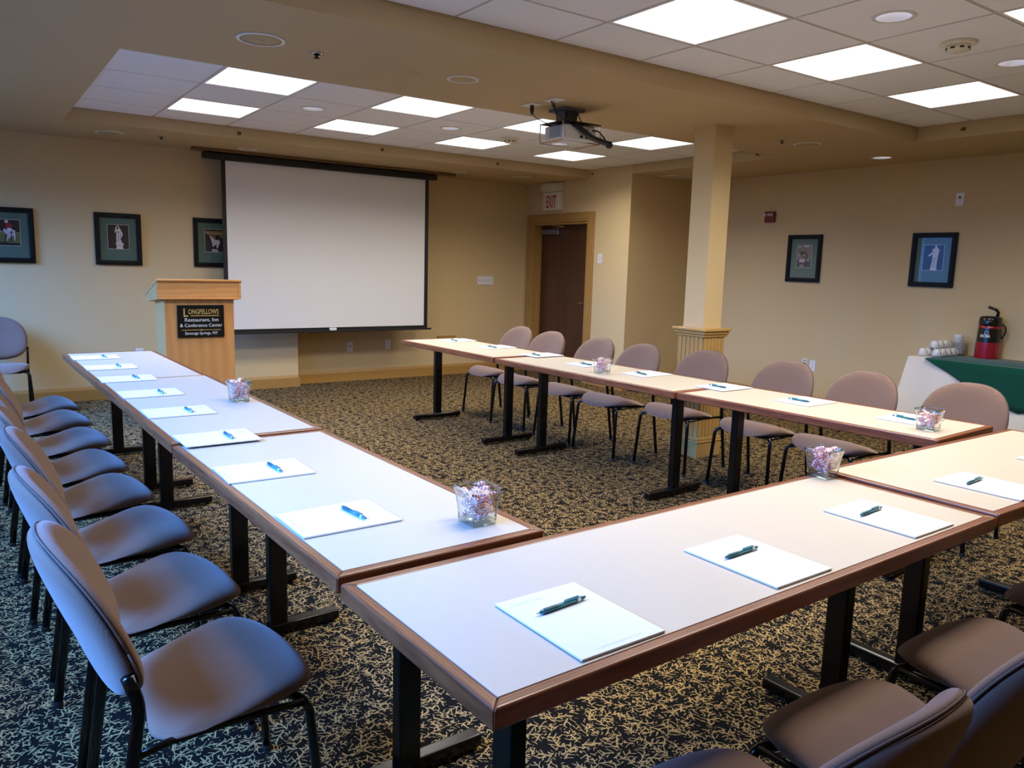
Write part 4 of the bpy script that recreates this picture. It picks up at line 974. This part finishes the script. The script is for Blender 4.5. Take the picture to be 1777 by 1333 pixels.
for i, (x, y) in enumerate(LC):
    place_chair(x, y, -PI/2+0.03*math.sin(i*2.3), 'taupe fabric chair on the left row, %s' % ('nearest the lectern' if i == 0 else 'nearest the camera' if i == 7 else '%s from the lectern end' % ORD[i]), 'chairs along the left tables')
RC = [(4.17, 6.20), (4.12, 5.63), (4.15, 5.01), (4.13, 4.46), (4.25, 3.885), (4.29, 3.215), (4.28, 2.645), (4.37, 2.06)]
for i, (x, y) in enumerate(RC):
    place_chair(x, y, PI/2+0.05+0.04*math.sin(i*1.9), 'taupe fabric chair on the right row, %s' % ('farthest from the camera' if i == 0 else 'nearest the coffee table' if i == 7 else '%s from the far end' % ORD[i]), 'chairs along the right tables')
NC = [(1.065, 0.815, 'nearest the camera'), (1.595, 0.81, 'second from the camera'), (2.21, 0.83, 'third from the camera'), (2.90, 0.845, 'cut off at the right edge')]
for x, y, l_ in NC: place_chair(x, y, 0.02, 'taupe fabric chair at the front tables, %s' % l_, 'chairs along the front tables')
place_chair(0.225, 8.13, PI, 'taupe fabric chair standing alone against the back wall', 'single chair by the back wall')

# ------------------------------------------------------------------ coffee table
ct = empty('coffee_table', (7.10, 2.66, 0)); tag(ct, 'folding table under a cream cloth by the right wall', 'table')
MB().box(-0.30, 0.30, -0.91, 0.91, 0.715, 0.742).build('tabletop', 'ivory_plastic', ct, bevel=0.004)
for sx in (-0.25, 0.25):
    for sy in (-0.80, 0.80): MB().tube([(sx, sy, 0.0), (sx, sy, 0.715)], 0.014, 10).build('leg', 'black_tube', ct)
def drape(x0, x1, y0, y1, z_, drop, n=26, wob=0.012):
    """cloth top + hanging skirt with soft folds; the skirt flares at the corners"""
    per = []
    def seg(a, b_, k):
        for i in range(k): per.append((a[0]+(b_[0]-a[0])*i/k, a[1]+(b_[1]-a[1])*i/k))
    seg((x0, y1), (x0, y0), 60); seg((x0, y0), (x1, y0), 16); seg((x1, y0), (x1, y1), 60); seg((x1, y1), (x0, y1), 16)
    cx_, cy_ = (x0+x1)/2, (y0+y1)/2; rings = []
    for j in range(9):
        t = j/8; rg = []
        for k, (px, py) in enumerate(per):
            ex = math.copysign(1, px-cx_)*(1 if abs(abs(px-cx_)-(x1-x0)/2) < 1e-6 else 0); ey = math.copysign(1, py-cy_)*(1 if abs(abs(py-cy_)-(y1-y0)/2) < 1e-6 else 0)
            dc = min(math.hypot(px-qx, py-qy) for qx in (x0, x1) for qy in (y0, y1))
            fl_ = 0.10*math.exp(-dc/0.07)*t + wob*t*math.sin(k*0.9)
            if px > cx_+0.25: fl_ = min(fl_, 0.012)*0.3; ex = 0 if ex > 0 else ex
            rg.append((px+ex*fl_, py+ey*fl_, z_-drop*t))
        rings.append(rg)
    return MB().loft(rings, cap0=True, cap1=False)
cl = drape(6.79, 7.41, 1.74, 3.575, 0.7455, 0.70).build('tablecloth', 'cloth_cream', None, smooth=False, angle=50); tag(cl, 'cream cloth draped over the coffee table', 'tablecloth')
md = cl.modifiers.new('solid', 'SOLIDIFY'); md.thickness = 0.0015; md.offset = 1
# green overlay: top sheet plus diagonal front flap
gm = MB(); N_ = 40; zt = 0.7485
y_hi, y_lo = 3.42, 1.80
top = []; bot = []
for i in range(N_+1):
    t = i/N_; y = y_hi+(y_lo-y_hi)*t
    low = 0.7455 - 0.36*(1-abs(2*min(1, t*1.05)-1)**1.15)
    pts = [(7.385, y+0.06*(1-t), zt), (7.1, y+0.03*(1-t), zt), (6.80, y, zt), (6.782, y, zt-0.006)]
    for k in range(1, 7):
        q = k/6; zz = 0.7425-(0.7425-min(0.742, low))*q; pts.append((6.778-0.010*q-0.010*q*math.sin(y*21), y, zz))
    top.append(pts)
vs = [p_ for r_ in top for p_ in r_]; m_ = len(top[0])
gm.add(vs, [(i*m_+k, i*m_+k+1, (i+1)*m_+k+1, (i+1)*m_+k) for i in range(N_) for k in range(m_-1)])
go = gm.build('table_runner', 'cloth_green', None, smooth=True); tag(go, 'dark green cloth laid diagonally over the coffee table', 'tablecloth')
md = go.modifiers.new('solid', 'SOLIDIFY'); md.thickness = 0.0012; md.offset = 1
CT = 0.7500
# airpot
ap = empty('coffee_airpot', (7.315, 3.165, CT)); tag(ap, 'tall red and black coffee airpot on the green cloth', 'airpot')
MB().lathe([(0.088, 0), (0.096, 0.004), (0.097, 0.02), (0.094, 0.142)], 40).build('lower_body', 'airpot_red', ap, smooth=False, angle=40)
MB().lathe([(0.0945, 0.142), (0.090, 0.262)], 40).build('label_band', 'airpot_black', ap, angle=40)
MB().lathe([(0.0905, 0.262), (0.0895, 0.278), (0.085, 0.285)], 40).build('upper_body', 'airpot_red', ap, angle=40)
MB().lathe([(0.089, 0.285), (0.091, 0.295), (0.088, 0.345), (0.080, 0.362), (0.05, 0.368), (0.0, 0.370)], 40, cap1=False).build('cap', 'airpot_black', ap, smooth=True)
ang = math.atan2(-3.165, -7.315)
def around(a, r, zz): return (r*math.cos(a), r*math.sin(a), zz)
lf = ang-0.5*PI   # image left/right reference
lev = MB().tube([around(ang+PI/2, 0.045, 0.362), around(ang+PI/2, 0.05, 0.40), around(ang+PI/2, 0.03, 0.425), around(ang-PI/2, 0.03, 0.445)], 0.010, 10, 0.014).build('pump_lever', 'airpot_black', ap, smooth=True)
MB().tube([around(ang, 0.075, 0.335), around(ang, 0.105, 0.332), around(ang, 0.115, 0.305)], 0.014, 10).build('spout', 'airpot_black', ap, smooth=True)
MB().tube([around(ang+PI/2-0.1, 0.090, 0.30), around(ang+PI/2-0.1, 0.115, 0.28), around(ang+PI/2-0.1, 0.122, 0.24), around(ang+PI/2-0.1, 0.108, 0.195), around(ang+PI/2-0.1, 0.092, 0.18)], 0.007, 8).build('carry_handle', 'airpot_black', ap, smooth=True)
MB().lathe([(0.014, 0), (0.014, 0.012)], 12).build('handle_pivot', 'airpot_black', ap, around(ang-PI/2, 0.084, 0.30), (PI/2, 0, ang-PI/2-PI/2))
me = text_mesh('AROMA', 0.026, 'sign_white', width=0.085, bold=0.03)
ta = ang-0.35
for v in me.vertices:
    a_ = ta+v.co.x/0.0935; zz = 0.185+v.co.y; v.co = Vector((0.0940*math.cos(a_), 0.0940*math.sin(a_), zz))
link_mesh('lettering', me, ap)
MB().tube([around(ta+0.12+0.16*math.cos(2*PI*i/16), 0.0935, 0.226+0.014*math.sin(2*PI*i/16)) for i in range(17)], 0.0018, 5).build('logo_ring', 'sign_white', ap)

# cups and saucers
cup_body = MB().lathe([(0.024, 0), (0.026, 0.003), (0.033, 0.014), (0.038, 0.04), (0.040, 0.066), (0.0385, 0.066), (0.036, 0.04), (0.031, 0.016), (0.0, 0.008)], 28, cap1=False).mesh('cup_body', 'porcelain', True)
cup_handle = MB().tube([(0.036, 0, 0.056), (0.052, 0, 0.058), (0.062, 0, 0.044), (0.056, 0, 0.026), (0.034, 0, 0.018)], 0.0042, 8).mesh('cup_handle', 'porcelain', True)
def cup(x, y, z_, inv, a, label, group):
    e = empty('coffee_cup', (x, y, z_)); tag(e, label, 'cup', group)
    e.rotation_euler = (PI, 0, a) if inv else (0, 0, a); e.location.z = z_+(0.066 if inv else 0)
    link_mesh('cup_body', cup_body, e); link_mesh('handle', cup_handle, e)
ra = ang-0.9+PI/2
FR = ['leftmost', 'second from left', 'third from left', 'rightmost']
for i in range(4): cup(6.985+0.092*i, 3.43, CT, True, -1.9, 'white upturned cup, front bottom row, %s' % FR[i], 'stacked upturned coffee cups')
for i in range(3): cup(6.95+0.092*i, 3.535 if i == 0 else 3.525, CT-0.001 if i == 0 else CT, True, -1.9, 'white upturned cup, back bottom row, %s' % ['leftmost', 'middle', 'right one'][i], 'stacked upturned coffee cups')
for i in range(3): cup(7.03+0.092*i, 3.478, CT+0.0665, True, -1.9, 'white upturned cup on top of the stack, %s' % ['left one', 'middle one', 'right one'][i], 'stacked upturned coffee cups')
sauc = MB().lathe([(0.034, 0), (0.036, 0.002), (0.060, 0.007), (0.072, 0.0125), (0.072, 0.0140), (0.058, 0.0095), (0.034, 0.0050), (0.0, 0.0045)], 32, cap1=False).mesh('saucer', 'porcelain', True)
NS = 12; sp = 0.0095
SN = ['topmost', 'second from top', 'third from top', 'fourth from top', 'fifth from top', 'sixth from top', 'sixth from bottom', 'fifth from bottom', 'fourth from bottom', 'third from bottom', 'second from bottom', 'bottom one']
for i in range(NS):
    tag(link_mesh('saucer', sauc, None, (7.335, 3.425, CT+sp*i)), 'white saucer in the stack behind the cups, %s' % SN[NS-1-i], 'saucer', 'stacked saucers')
cup(7.335, 3.425, CT+sp*NS+0.003, False, -1.1, 'white cup standing upright on the saucer stack', 'upright coffee cup')
